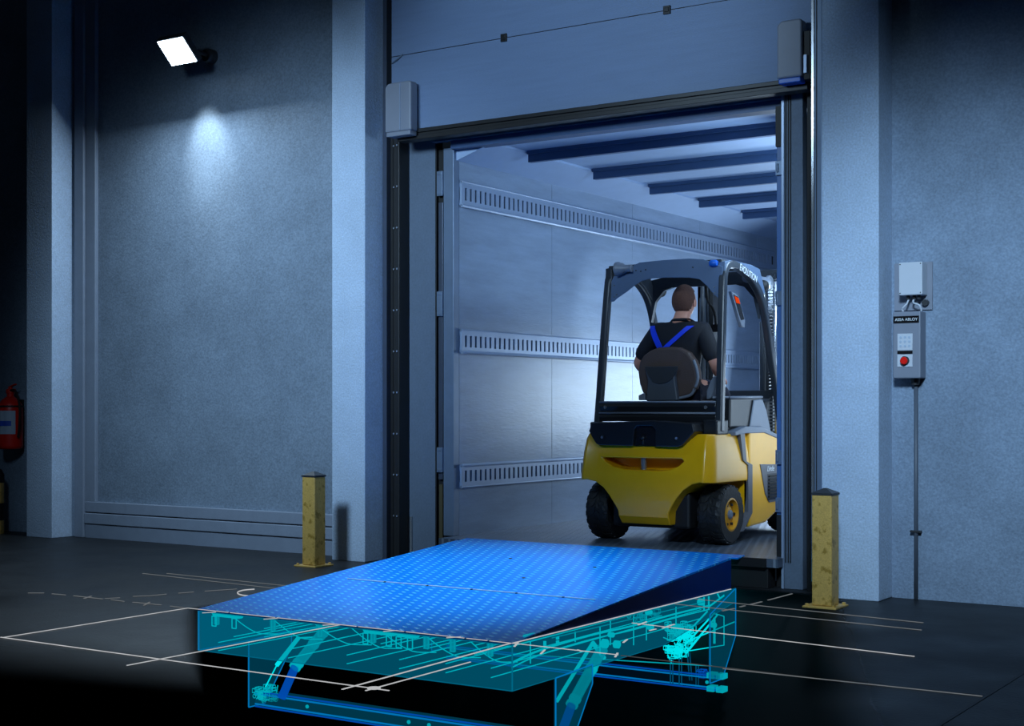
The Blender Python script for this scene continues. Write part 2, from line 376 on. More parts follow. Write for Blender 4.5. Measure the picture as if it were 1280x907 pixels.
# joint in the floor at the right
bm = B(); box(bm, -1.69, -1.672, -2, 9.1, 0.0, 0.002); struct('trim_5', bm, M['black'], label='black saw-cut joint in the floor')
TOP = 7.0
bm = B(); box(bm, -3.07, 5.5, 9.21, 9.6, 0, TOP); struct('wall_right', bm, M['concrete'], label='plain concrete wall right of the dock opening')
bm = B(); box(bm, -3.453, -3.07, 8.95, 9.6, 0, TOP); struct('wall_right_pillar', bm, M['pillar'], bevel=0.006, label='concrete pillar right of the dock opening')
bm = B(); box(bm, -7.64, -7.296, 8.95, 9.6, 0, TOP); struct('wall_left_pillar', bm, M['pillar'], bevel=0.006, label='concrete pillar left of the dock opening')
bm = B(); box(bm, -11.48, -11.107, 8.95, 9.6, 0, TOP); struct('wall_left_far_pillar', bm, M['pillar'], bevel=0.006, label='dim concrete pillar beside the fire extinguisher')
bm = B(); box(bm, -16.5, -11.48, 9.25, 9.6, 0, TOP); struct('wall_far_left', bm, M['concrete'], label='dark concrete wall behind the fire extinguisher')
bm = B(); box(bm, -11.107, -11.05, 9.30, 9.6, 0, TOP); struct('trim_1', bm, M['black'], label='black gap beside the left pillar')
# closed dock bay on the left: big panel with a frame
bm = B(); box(bm, -11.05, -7.64, 9.24, 9.6, 0, TOP); struct('wall_left', bm, M['leftwall'], label='large grey panel wall under the floodlight')
fr = thing('door_1', 'frame of the big closed grey panel', 'frame', (-9.4, 9.2, 0)); del fr['category']; fr['kind'] = 'structure'
bm = B(); box(bm, -11.056, -10.93, 9.17, 9.24, 0, TOP); obj('frame_upright', bm, M['frame'], fr, bevel=0.006)
bm = B(); box(bm, -10.93, -10.79, 9.195, 9.24, 0.34, TOP); obj('frame_upright', bm, M['frame'], fr, bevel=0.008)
bm = B(); box(bm, -10.93, -7.64, 9.19, 9.24, 0.245, 0.345); box(bm, -10.93, -7.64, 9.18, 9.24, 0.135, 0.235); obj('bottom_rail', bm, M['frame'], fr, bevel=0.006)
bm = B(); box(bm, -10.93, -7.64, 9.20, 9.24, 0.0, 0.13); obj('kick_board', bm, M['frame'], fr)

# ---------------------------------------------------------------- dock opening lining
# left guide track with rivets
t = thing('guide_track', 'dark steel door track with bright rivets beside the left pillar', 'door track', (-7.2, 9.2, 0), 'door guide tracks')
bm = B(); box(bm, -7.294, -7.255, 9.18, 9.34, 0, TOP); obj('track_flange', bm, M['track'], t)
bm = B(); box(bm, -7.255, -7.20, 9.23, 9.34, 0, TOP); box(bm, -7.19, -7.15, 9.21, 9.34, 0, TOP); obj('track_channel', bm, M['profile'], t, bevel=0.004)
bm = B(); box(bm, -7.238, -7.226, 9.224, 9.23, 0, TOP); obj('track_slot', bm, M['black'], t)
for k in range(14):
    z = 0.36+k*0.335
    for xx in (-7.215, -7.168):
        bm = B(); lathe(bm, [(0.008, -0.008), (0.008, -0.002), (0.005, 0.0)], (xx, 9.21 if xx > -7.2 else 9.228, z), 'y', 10)
        obj('rivet', bm, M['steel'], t)
bm = B(); box(bm, -7.15, -7.11, 9.36, 9.5, 0, TOP); struct('trim_2', bm, M['black'], label='black strip in the gap inside the door track')  # black box filling the gap beside the track
# light grey shelter board between the track and the trailer
t = thing('dock_shelter_board', 'tall grey board between the left track and the trailer hinges', 'panel', (-7.0, 9.35, 0.0))
bm = B(); box(bm, -7.205, -6.885, 9.35, 9.42, 0.02, 3.6); obj('board', bm, M['shelter'], t, bevel=0.004)
bm = B(); box(bm, -6.885, -6.872, 9.345, 9.43, 0.10, 3.6); obj('edge_seal', bm, M['black'], t)
bm = B(); tube(bm, [(-7.13, 9.345, 0.02), (-7.13, 9.345, 0.35)], 0.012, 8); obj('lock_rod', bm, M['steel'], t)
# right door guide, with the bright edge strip
t = thing('guide_track', 'grey steel door track with bright edge beside the right pillar', 'door track', (-3.5, 9.1, 0), 'door guide tracks')
bm = B(); box(bm, -3.505, -3.4535, 8.955, 9.2, 0, TOP); obj('track_channel', bm, M['alu'], t, bevel=0.003)
bm = B(); box(bm, -3.492, -3.487, 8.951, 8.956, 0, TOP); obj('track_slot', bm, M['black'], t)
bm = B(); box(bm, -3.524, -3.508, 8.95, 9.2, 0.1, TOP); obj('edge_strip', bm, M['steel'], t)
bm = B(); box(bm, -3.66, -3.508, 9.22, 9.5, 0, TOP); struct('trim_6', bm, M['black'], label='black board for the dark void inside the right door track')  # black board put in to stand for the unlit void
# right seal/profile post 985-1005
t = thing('dock_seal_post', 'dark grey fluted post at the right of the opening', 'post', (-3.78, 9.25, 0))
bm = B(); box(bm, -3.835, -3.70, 9.24, 9.32, 0, 3.5); obj('post', bm, M['shelter'], t, bevel=0.004)
for xx in (-3.825, -3.806, -3.79):
    bm = B(); box(bm, xx, xx+0.006, 9.233, 9.24, 0.18, 3.5); obj('flute', bm, M['black'], t)
bm = B(); box(bm, -3.855, -3.838, 9.24, 9.32, 0.0, 3.5); obj('edge_profile', bm, M['rail'], t)
# ---------------------------------------------------------------- overhead door
t = thing('overhead_door', 'wide blue-grey overhead door half raised above the trailer', 'door', (-5.3, 9.15, 3.4))
bm = B(); box(bm, -7.14, -3.53, 9.10, 9.16, 3.452, 4.062); obj('door_section', bm, M['doorpanel'], t)
bm = B(); box(bm, -7.14, -3.53, 9.10, 9.16, 4.068, TOP); obj('door_section', bm, M['doorpanel'], t)
bm = B(); box(bm, -7.14, -3.53, 9.108, 9.15, 4.060, 4.070); obj('section_joint', bm, M['black'], t)
bm = B()
box(bm, -7.02, -3.53, 9.07, 9.17, 3.425, 3.455); box(bm, -7.02, -3.53, 9.085, 9.17, 3.402, 3.425); box(bm, -7.06, -3.60, 9.07, 9.17, 3.37, 3.402)
obj('bottom_seal', bm, M['profile'], t, bevel=0.003)
for xx in (-6.05, -4.66):
    bm = B(); box(bm, xx-0.028, xx+0.028, 9.086, 9.10, 4.035, 4.095); box(bm, xx-0.018, xx+0.018, 9.08, 9.086, 4.05, 4.08); obj('hinge', bm, M['profile'], t, bevel=0.004)
bm = B(); tube(bm, [(-7.13, 9.09, 4.01), (-7.06, 9.085, 4.04), (-7.02, 9.09, 4.07)], 0.006, 6); obj('cable_end', bm, M['alu'], t)
for (x0, x1, z0, z1, lab, glow) in ((-7.107, -6.85, 3.43, 3.82, 'grey metal housing at the upper left corner of the opening', False), (-3.776, -3.60, 3.44, 3.825, 'grey metal housing with underside coloured as lit blue at the upper right corner', True)):
    t = thing('corner_housing', lab, 'housing', ((x0+x1)/2, 9.0, z0), 'door corner housings')
    bm = B()
    xm = x0+(x1-x0)*0.62 if not glow else x1-0.02
    prism(bm, [(x0, z0), (x1, z0), (x1, z1-0.01), (x1-0.02, z1), (x0+0.03, z1), (x0, z1-0.03)], 'y', 8.97, 9.065); obj('cover', bm, M['greybox'], t, bevel=0.012)
    bm = B(); box(bm, x0+0.01, x1-0.01, 8.975, 9.065, z0-0.035, z0); obj('base_plate', bm, M['blueglow' if glow else 'greybox'], t, bevel=0.006)  # right base coloured blue for the blue light falling on it
    if not glow:
        bm = B(); box(bm, x0+0.15, x0+0.156, 8.966, 8.971, z0+0.01, z1-0.015); obj('seam', bm, M['rail'], t)
    else:
        bm = B(); box(bm, x1+0.005, x1+0.045, 9.0, 9.09, z0-0.02, z0+0.30); obj('bracket', bm, M['black'], t)
        bm = B(); box(bm, x1+0.01, x1+0.03, 8.98, 9.0, z0+0.02, z0+0.14); obj('latch', bm, M['rail'], t)
# ================================================================ TRAILER
TX0, TX1, TY0, TY1, TZ = -6.70, -3.80, 9.30, 16.6, 0.21
tr = thing('truck_trailer', 'open empty truck trailer docked behind the opening', 'trailer', (-5.3, 9.4, 0.0))
bm = B(); box(bm, -6.70, -3.84, 9.14, TY1, TZ-0.06, TZ); obj('floor_plate', bm, M['trailerfloor'], tr)
bm = B(); box(bm, -6.44, -3.92, 9.12, 9.14, TZ-0.06, TZ+0.001); obj('sill', bm, M['profile'], tr)
bm = B(); box(bm, -6.66, -3.92, 9.16, 9.29, 0.0, TZ-0.06); obj('rear_bumper', bm, M['black'], tr, bevel=0.005)
bm = B()
for a, b_ in ((9.421, 10.84), (10.844, 12.34), (12.344, 13.84), (13.844, 15.34), (15.344, TY1)):
    box(bm, TX0-0.05, TX0, a, b_, TZ, 3.23)
obj('side_wall', bm, M['trailerwall'], tr)
bm = B(); box(bm, -3.84, -3.79, 9.38, TY1, TZ, 3.30); obj('side_wall', bm, M['trailerwall'], tr)
bm = B(); box(bm, TX0, -3.84, TY1, TY1+0.05, TZ, 3.4); obj('front_wall', bm, M['trailerwall'], tr)
bm = B(); prism(bm, [(TX0-0.05, 3.23), (TX0, 3.23), (-6.37, 3.335), (-6.37, 3.38), (TX0-0.05, 3.38)], 'y', 9.38, TY1); obj('cornice', bm, M['roof'], tr)
bm = B(); box(bm, -6.40, -3.8, 9.38, TY1, 3.355, 3.39); obj('roof_sheet', bm, M['roof'], tr)
bm = B(); box(bm, -6.87, -3.82, 9.27, 9.34, 3.378, 3.45); obj('rear_header', bm, M['alu'], tr)
beam0 = None
for k in range(7):
    y = 9.92
    if k == 0:
        bm = B(); box(bm, -6.36, -3.84, y, y+0.05, 3.262, 3.325); box(bm, -6.36, -3.84, y-0.02, y+0.07, 3.325, 3.355)
        beam0 = obj('roof_beam', bm, M['beam'], tr)
    else:
        o = beam0.copy(); sc.collection.objects.link(o); o.parent = tr; o.location = (0, 1.065*k, 0)
bm = B(); box(bm, -6.70, -3.84, 9.30, 9.42, 3.312, 3.376); obj('roof_beam', bm, M['beam'], tr)
def rail(z0, z1, flip=False):
    x0, x1 = TX0, TX0+0.022
    bm = B(); y0, y1 = 9.425, 15.8
    h = z1-z0; s0, s1 = z0+h*0.24, z1-h*0.24
    box(bm, x0, x1, y0, y1, z0, s0); box(bm, x0, x1, y0, y1, s1, z1)
    # rolled lip
    zz = z0 if not flip else z1
    tube(bm, [(x1, y0, zz), (x1, y1, zz)], 0.014, 8); tube(bm, [(x1-0.008, y0, z1 if not flip else z0), (x1-0.008, y1, z1 if not flip else z0)], 0.010, 8)
    y = y0; p = 0.071
    while y < y1-p:
        box(bm, x0+0.001, x1-0.001, y, y+p-0.026, s0, s1); y += p
    o = obj('lashing_rail', bm, M['rail'], tr)
    bm = B(); box(bm, x0+0.0005, x0+0.003, y0, y1, s0, s1); obj('rail_backing', bm, M['black'], o)
rail(2.872, 3.068); rail(1.690, 1.868); rail(0.600, 0.775, True)
# trailer rear posts, hinges and bars
bm = B(); box(bm, -6.80, -6.70, 9.34, 9.42, TZ, 3.33); obj('rear_post', bm, M['alu'], tr, bevel=0.004)
bm = B(); box(bm, -6.868, -6.80, 9.37, 9.42, 0.0, 3.33); obj('hinge_channel', bm, M['black'], tr)
bm = B(); box(bm, -6.855, -6.81, 9.345, 9.37, 0.66, 2.9); obj('hinge_strip', bm, M['track'], tr, bevel=0.004)
for z in (2.95, 1.98, 0.72):
    bm = B(); box(bm, -6.857, -6.80, 9.325, 9.345, z, z+0.20); box(bm, -6.85, -6.808, 9.32, 9.325, z+0.01, z+0.03); box(bm, -6.85, -6.808, 9.32, 9.325, z+0.17, z+0.19); obj('hinge', bm, M['alu'], tr, bevel=0.004)
bm = B(); box(bm, -6.85, -6.815, 9.35, 9.37, 0.05, 0.62); obj('buffer', bm, mat('brown_rubber', srgb(74, 66, 44), 0.6), tr)
bm = B(); box(bm, -3.915, -3.857, 9.30, 9.40, 0.50, 3.33); obj('rear_post', bm, M['bluepost'], tr, bevel=0.003)
bm = B(); box(bm, -3.915, -3.857, 9.295, 9.40, 0.0, 0.50); obj('buffer', bm, M['black'], tr, bevel=0.003)
bm = B(); box(bm, -3.917, -3.855, 9.285, 9.30, 3.05, 3.33); obj('hinge_channel', bm, M['black'], tr)
for z in (2.85, 1.95, 0.85, 0.52):
    bm = B(); box(bm, -3.917, -3.858, 9.28, 9.30, z, z+0.10); tube(bm, [(-3.90, 9.275, z+0.02), (-3.90, 9.275, z+0.08)], 0.008, 8); obj('hinge', bm, M['alu'], tr, bevel=0.003)

# ================================================================ DOCK LEVELLER
LX0, LX1, LY0, LY1 = -6.470, -4.148, 6.315, 9.06
lv = thing('dock_leveller', 'blue tread-plate dock leveller ramp with glowing cyan see-through understructure', 'dock leveller', (-5.3, 7.7, 0.0))
bm = B(); prism(bm, [(LY0, 0.003), (LY1, TZ+0.002), (LY1, TZ-0.012), (LY0, -0.010)], 'x', LX0, LX1); obj('platform', bm, M['blueplate'], lv)
bm = B(); prism(bm, [(LY1, TZ+0.002), (9.17, TZ+0.012), (9.17, TZ+0.004), (LY1, TZ-0.008)], 'x', LX0+0.02, LX1+0.05); obj('lip', bm, M['blueplate'], lv)
for x0, x1 in ((LX1-0.012, LX1), (LX0, LX0+0.012)):
    bm = B(); prism(bm, [(LY0+0.01, -0.004), (LY1, -0.004), (LY1, TZ-0.012), (LY0+0.01, -0.010+0.0)], 'x', x0, x1); obj('side_skirt', bm, M['blueskirt'], lv)
sl = (TZ-0.001)/(LY1-LY0)
bm = B(); y = 7.45; z = 0.003+(y-LY0)*sl; bar(bm, [(LX0+0.25, y, z+0.001), (LX1-0.15, y, z+0.001)], 0.006, 0.012, up=(0, 0, 1)); obj('seam_highlight', bm, M['white'], lv)  # white bar paints the bright highlight along the plate seam
for xx in (-5.9, -5.55, -5.2, -4.86, -4.52):
    bm = B(); lathe(bm, [(0.012, 0), (0.012, 0.003), (0.006, 0.005)], (xx, 7.45, 0.003+(7.45-LY0)*sl), 'z', 10); obj('bolt', bm, M['black'], lv)
for xx, yy in ((-5.6, 8.5), (-4.85, 8.4), (-5.1, 7.9)):
    bm = B(); lathe(bm, [(0.012, 0), (0.012, 0.003), (0.006, 0.005)], (xx, yy, 0.003+(yy-LY0)*sl), 'z', 10); obj('bolt', bm, M['black'], lv)
def edges(bm, pts, r, closed=True):
    n = len(pts)
    for i in range(n if closed else n-1):
        a, b_ = Vector(pts[i]), Vector(pts[(i+1) % n])
        if (a-b_).length > 1e-4: tube(bm, [a, b_], r, 6)
def panel(name, pts, axis, a0, a1, m=None, me=None, r=0.005, label=None, emk=True):
    """see-through plate with a glowing edge as a sub-part"""
    bm = B(); prism(bm, pts, axis, a0, a1); o = obj(name, bm, m or M['xpanel'], lv)
    mid = a1 if axis == 'x' else a0
    mk = (lambda p: (mid, p[0], p[1])) if axis == 'x' else (lambda p: (p[0], mid, p[1]))
    if emk:
        bm = B(); edges(bm, [mk(p) for p in pts], r); obj('plate_edge', bm, me or M['xedge'], o)
    return o
D = -0.252
panel('front_fascia', [(LX0, -0.012), (LX1, -0.012), (LX1, D), (LX0, D)], 'y', LY0, LY0+0.008, r=0.003, me=M['xfaint'])
panel('side_fascia', [(LY0, -0.008), (9.13, -0.008), (9.13, -0.10), (8.05, D), (LY0, D)], 'x', LX1-0.008, LX1, r=0.0025, me=M['xfaint'])
panel('side_fascia', [(LY0, -0.012), (8.9, -0.012), (8.9, D), (LY0, D)], 'x', LX0, LX0+0.008, r=0.0035)
for (x0, x1) in ((LX1-0.010, LX1+0.001), (LX0, LX0+0.010)):
    panel('leg_plate', [(6.751, D), (7.156, D+0.015), (7.156, -0.348), (6.90, -0.68), (6.751, -0.68)], 'x', x0, x1, m=M['xpanel_deep'], r=0.004)
    panel('leg_plate', [(8.722, -0.14), (9.131, -0.008), (9.131, -0.335), (8.95, -0.56), (8.93, -0.60), (8.722, -0.60)], 'x', x0, x1, m=M['xpanel_deep'], r=0.004)
# lower cross beams (box section, bright blue edges)
for (yb, m1, m2) in ((6.80, M['xedge_dim'], M['xpanel_deep']), (8.90, M['xedge_dim'], M['xpanel_deep'])):
    bm = B(); box(bm, LX0+0.02, LX1-0.01, yb, yb+0.08, -0.68, -0.585)
    o = obj('cross_beam', bm, m2 if yb < 8 else emis('xray_beam_rear', (0.0, 0.10, 0.25, 1), 0.10, 0.2), lv)
    for zz in (-0.585, -0.60, -0.665, -0.68):
        bm = B(); tube(bm, [(LX0+0.02, yb, zz), (LX1-0.01, yb, zz)], 0.0055, 6); obj('beam_edge', bm, M['xedge'] if zz in (-0.60, -0.665) else M['xblue'], o)
    for xx in ((-6.0, -5.2, -5.05, -4.4) if yb < 8 else (-4.25,)):
        bm = B(); lathe(bm, [(0.012, -0.006), (0.012, 0.0)], (xx, yb-0.006, -0.63), 'y', 10); obj('beam_bolt', bm, M['xcyan_soft'], o)
# rear foot blocks
for xx in (LX1-0.10, LX1-0.03):
    for zz in (-0.60, -0.69):
        bm = B(); box(bm, xx, xx+0.05, 8.88, 8.96, zz, zz+0.035); obj('foot_pad', bm, M['xcyan_soft'], lv)
# platform stringers with sagging hoses between, seen through the front fascia
n = 0
for k, xx in enumerate((-6.40, -5.93, -5.56, -5.16, -4.78, -4.60, -4.35)):
    bm = B(); x = xx
    y = LY0+0.09
    bar(bm, [(x, y, -0.015), (x, y, -0.10)], 0.022, 0.03, up=(0, 1, 0)); o = obj('stringer', bm, M['xcyan_soft'], lv)
    bm = B(); edges(bm, [(x-0.012, y, -0.015), (x-0.012, y, -0.10), (x+0.012, y, -0.10), (x+0.012, y, -0.015)], 0.0025); obj('stringer_edge', bm, M['xcyan'], o)
for a, b_ in ((-6.30, -5.90), (-5.95, -5.55), (-5.62, -5.18), (-5.34, -4.96), (-5.12, -4.72), (-4.80, -4.42), (-4.5, -4.18)):
    bm = B(); pts = []
    for i in range(13):
        u = i/12; pts.append((a+(b_-a)*u, LY0+0.10, -0.025-0.105*math.sin(min(1, u*1.35)*math.pi/2)+0.035*max(0, u-0.6)))
    tube(bm, pts, 0.003, 6); obj('hose', bm, M['xcyan'], lv)
for x0 in (-6.42, -5.22, -4.98):
    bm = B(); wd = 0.25 if x0 != -4.98 else 0.16
    prism(bm, [(x0, -0.015), (x0+wd, -0.015), (x0+wd-0.02, -0.045), (x0+0.02, -0.045)], 'y', LY0+0.06, LY0+0.10); o = obj('mounting_bracket', bm, M['xcyan'], lv)
    for dx in (0.01, wd-0.07):
        bm = B(); edges(bm, [(x0+dx, LY0+0.06, -0.045), (x0+dx, LY0+0.06, -0.105), (x0+dx+0.035, LY0+0.06, -0.105), (x0+dx+0.035, LY0+0.06, -0.045)], 0.0035); obj('bracket_claw', bm, M['xcyan'], o)
# longitudinal beams under the deck
for x, y0, y1, zz in ((-6.32, 6.34, 8.9, -0.245), (-5.75, 6.34, 8.9, -0.235), (-5.3, 6.34, 8.9, -0.225), (-4.92, 6.34, 8.9, -0.215), (-4.6, 6.34, 8.9, -0.205), (-4.3, 6.34, 8.9, -0.20), (-6.2, 6.35, 8.9, -0.20), (-5.95, 6.35, 8.9, -0.13), (-5.5, 6.4, 8.9, -0.12), (-5.1, 6.4, 8.9, -0.10), (-4.75, 6.4, 8.9, -0.09), (-4.45, 6.4, 9.0, -0.10)):
    bm = B(); tube(bm, [(x, y0, zz), (x, y1, zz)], 0.003, 6); tube(bm, [(x, y0, zz+0.05), (x, y1, zz+0.06)], 0.003, 6); obj('long_beam', bm, M['xcyan'], lv)
# arched side member seen through the side fascia
bm = B()
pts = smoothpath([P(640, 828, X=LX1-0.06), P(668, 815, X=LX1-0.06), P(705, 803, X=LX1-0.06), P(745, 792, X=LX1-0.06), P(790, 782, X=LX1-0.06), P(840, 768, X=LX1-0.06), P(885, 757, X=LX1-0.06)], 5)
tube(bm, pts, 0.006, 6); tube(bm, [p-Vector((0, 0, 0.025)) for p in pts], 0.004, 6); obj('side_member', bm, M['xcyan'], lv)
bm = B(); tube(bm, [P(655, 795, X=LX1-0.02), P(905, 738, X=LX1-0.02)], 0.009, 6); tube(bm, [P(690, 797, X=LX1-0.02), P(880, 752, X=LX1-0.02)], 0.003, 6); obj('side_member', bm, M['xcyan_soft'], lv)
bm = B()
for a, b_ in (((663, 800), (663, 829)), ((719, 789), (719, 802)), ((750, 783), (750, 818)), ((763, 775), (763, 806)), ((792, 770), (792, 806)), ((808, 768), (808, 800)), ((845, 758), (845, 790))):
    tube(bm, [P(*a, X=LX1-0.08), P(*b_, X=LX1-0.08)], 0.0035, 6)
obj('side_ribs', bm, M['xcyan'], lv)
for a, b_ in (((640, 820), (890, 832)), ((720, 788), (890, 799)), ((700, 790), (860, 775)), ((760, 796), (900, 806))):
    pass
for (xx, yy) in ((697, 797), (697, 802)):
    bm = B(); c = P(xx, yy, X=LX1-0.02); box(bm, c.x-0.004, c.x+0.004, c.y-0.012, c.y+0.012, c.z-0.008, c.z+0.008); obj('sensor', bm, M['xcyan'], lv)
bm = B(); tube(bm, [P(681, 801, X=LX1-0.02), P(681, 809, X=LX1-0.02)], 0.009, 8); obj('sensor', bm, M['xcyan'], lv)
for (xx, yy, r) in ((756, 804, 0.028), (771, 805, 0.024), (764, 793, 0.016), (811, 765, 0.02), (876, 752, 0.024), (813, 783, 0.02), (892, 781, 0.018)):
    bm = B(); c = P(xx, yy, X=LX1-0.10); lathe(bm, [(r*0.7, -0.02), (r, -0.015), (r, 0.015), (r*0.7, 0.02)], c, 'x', 12); obj('pivot', bm, M['xcyan'], lv)
# lift cylinders: right front one close to the side, left front one by the left leg
def cylinder(pa, pb, pm, x, struts, r=0.034):
    a, b_, m_ = P(*pa, X=x), P(*pb, X=x), P(*pm, X=x)
    bm = B(); tube(bm, [a, m_], r, 14); o = obj('lift_cylinder', bm, M['xcyan_soft'], lv)
    d = (m_-a).normalized()
    bm = B()
    for q in (0.0, 0.35, 0.9, 1.0):
        c = a.lerp(m_, q); tube(bm, [c-d*0.008, c+d*0.008], r*1.12, 14)
    for s in (-1, 1):
        off = Vector((0, d.z, -d.y))*r*s
        tube(bm, [a+off, m_+off], 0.0025, 6)
    obj('cylinder_collar', bm, M['xcyan_soft'], o)
    bm = B(); tube(bm, [m_, b_], r*0.78, 14); obj('piston_rod', bm, M['xblue'], o)
    for (s0, s1, rr) in struts:
        bm = B(); tube(bm, [P(*s0, X=x-0.03), P(*s1, X=x-0.03)], rr, 10); obj('safety_strut', bm, M['xcyan'], lv)
cylinder((752, 812), (702, 915), (715, 880), LX1-0.16, [((741, 803), (696, 876), 0.011), ((741, 803), (755, 822), 0.014)])
cylinder((404, 790), (352, 872), (369, 833), LX0+0.42, [((373, 797), (346, 831), 0.014), ((346, 831), (332, 858), 0.004), ((373, 797), (393, 796), 0.005)])
# pump and valve cluster at the left foot
def cluster(name, px, py, w_, h_, X, n, m, seed):
    rnd = random.Random(seed); bm = B()
    for k in range(n):
        c = P(px+rnd.uniform(-w_, w_), py+rnd.uniform(-h_, h_), X=X+rnd.uniform(-0.08, 0.08))
        kind = rnd.random()
        if kind < 0.45:
            r = rnd.uniform(0.012, 0.024); ax = rnd.choice('xyz')
            ring = [c+Vector({'x': (0, math.cos(a), math.sin(a)), 'y': (math.cos(a), 0, math.sin(a)), 'z': (math.cos(a), math.sin(a), 0)}[ax])*r for a in [2*math.pi*i/12 for i in range(13)]]
            tube(bm, ring, 0.0025, 5)
        elif kind < 0.8:
            s = [rnd.uniform(0.01, 0.03) for _ in range(3)]
            q = [c+Vector((a*s[0], b_*s[1], e*s[2])) for a in (-1, 1) for b_ in (-1, 1) for e in (-1, 1)]
            for i, j in ((0, 1), (0, 2), (0, 4), (3, 1), (3, 2), (3, 7), (5, 1), (5, 4), (5, 7), (6, 2), (6, 4), (6, 7)): tube(bm, [q[i], q[j]], 0.0022, 4)
        else:
            tube(bm, [c, c+Vector((rnd.uniform(-.02, .02), rnd.uniform(-.05, .05), rnd.uniform(-.06, .06)))], 0.004, 5)
    return obj(name, bm, m, lv)
cluster('valve_block', 331, 866, 15, 7, LX0+0.1, 34, M['xcyan_soft'], 3)
cluster('hydraulic_pump', 850, 790, 15, 10, LX1-0.35, 60, M['xcyan'], 5)
cluster('hydraulic_pump', 847, 813, 13, 6, LX1-0.35, 40, M['xcyan'], 9)
cluster('valve_block', 800, 768, 22, 6, LX1-0.35, 26, M['xcyan_soft'], 11)
cluster('valve_block', 877, 839, 6, 4, LX1-0.25, 9, M['xblue'], 12)
# lip linkage arms from pump up to the rear
bm = B()
for a, b_ in (((856, 806), (893, 766)), ((860, 812), (897, 768)), ((850, 800), (884, 764)), ((858, 816), (892, 774)), ((893, 766), (897, 768)), ((886, 762), (886, 745)), ((880, 762), (880, 746)), ((886, 758), (905, 744)), ((905, 744), (906, 738)), ((897, 742), (900, 748))):
    tube(bm, [P(*a, X=LX1-0.12), P(*b_, X=LX1-0.12)], 0.006, 6)
obj('lip_linkage', bm, M['xcyan'], lv)
bm = B(); edges(bm, [P(*q, X=LX1-0.05) for q in ((862, 813), (905, 806), (905, 770), (892, 766))], 0.0035, closed=False); obj('linkage_guard', bm, M['xcyan'], lv)
bm = B(); tube(bm, [P(893, 772, X=LX1-0.05), P(893, 804, X=LX1-0.05)], 0.008, 6); tube(bm, [P(862, 800, X=LX1-0.05), P(918, 777, X=LX1-0.03)], 0.004, 6); obj('support_rod', bm, M['xcyan'], lv)
bm = B()
for a, b_ in (((838, 822), (838, 854)), ((841, 822), (841, 854)), ((849, 822), (849, 856)), ((852, 822), (852, 856)), ((859, 815), (862, 850)), ((862, 815), (865, 850)), ((870, 830), (870, 858)), ((873, 832), (873, 858))):
    tube(bm, [P(*a, X=LX1-0.3), P(*b_, X=LX1-0.3)], 0.004, 6)
obj('tank_support', bm, emis('xray_support', (0.0, 0.14, 0.30, 1), 0.5, 0.8), lv)
# second, higher rear cross member
bm = B(); 
for q in ((5, 0), (0, -0.03)):
    pass
tube(bm, [P(640, 817, Y=8.35), P(890, 842-10, Y=8.35)], 0.0035, 6)
obj('cross_rod', bm, M['xcyan_soft'], lv)

# ================================================================ GLOWING FLOOR LINES
def seg(bm, a, b_, wd=0.011, z=0.004):
    wd *= 0.72; a = Vector((a[0], a[1], z)); b_ = Vector((b_[0], b_[1], z)); bar(bm, [a, b_], 0.003, wd, up=(0, 0, 1))
def line(a, b_, label, m='line', wd=0.011):
    bm = B(); seg(bm, a, b_, wd); o = obj('guide_line', bm, M[m]); centre(o)
    return tag(o, label, 'floor line', 'glowing lines on the floor')
line((-6.54, 4.943), (-6.54, 6.30), 'white line from the far left corner to the left front corner of the ramp')
line((-6.56, 4.946), (-3.90, 4.952), 'long white line running right from the left picture edge to the dot')
line((-5.335, 4.74), (-5.31, 6.30), 'white line crossing the floor before the left glowing lift cylinder')
line((-4.09, 4.86), (-4.145, 6.30), 'white line leading to the right front corner of the ramp', wd=0.014)
line((-3.985, 4.894), (-4.005, 5.725), 'short white line through the dot, right of a longer line')
line((-4.135, 6.30), (-3.50, 6.297), 'short pale line running right from the right front ramp corner', 'line', 0.010)
line((-3.48, 6.29), (-2.45, 6.25), 'dim line crossing under the see-through leveller legs', 'linefaint')
line((-8.18, 7.42), (-6.62, 7.30), 'nearer of two thin lines left of the ramp before the bollard', 'linedim')
line((-8.03, 7.52), (-6.62, 7.45), 'farther of two thin lines left of the ramp before the bollard', 'linedim')
line((-4.10, 8.40), (-2.55, 8.20), 'farthest pale line right of the ramp, passing before the bollard', 'linedim', 0.013)
line((-4.10, 8.115), (-2.474, 7.926), 'second farthest pale line right of the ramp', 'linedim', 0.013)
line((-3.95, 7.27), (-2.243, 7.071), 'third pale line right of the ramp, brightest on its side', 'line', 0.009)
line((-2.9, 6.24), (-1.69, 6.259), 'nearest thin line at right, ending at the dark floor joint', 'linedim', 0.009)
bm = B(); lathe(bm, [(0.030, 0), (0.030, 0.004)], (-3.985, 4.952, 0.004), 'z', 24); o = obj('dot_mark', bm, M['line']); centre(o); tag(o, 'white dot where two floor lines cross', 'floor mark')
def dashes(name, root, label, items, m):
    t = thing(name, label, 'dashed line', (root[0], root[1], 0), 'dashed lines on the floor')
    for a, b_, wd in items:
        bm = B(); seg(bm, P(*a, Z=0.0), P(*b_, Z=0.0), wd); obj('dash', bm, M[m], t)
dashes('dashed_line', (-7.3, 6.26), 'dashed white line running left from the left front ramp corner',
       [((35, 741.5), (55, 741.5), .012), ((65, 742.5), (82, 744), .012), ((92, 745), (128, 749), .014), ((139, 750), (155, 752), .012), ((166, 753), (201, 756.5), .014), ((213, 758), (230, 760), .012), ((105, 748.5), (114, 745.5), .018), ((180, 757), (187, 753), .018)], 'linedim')
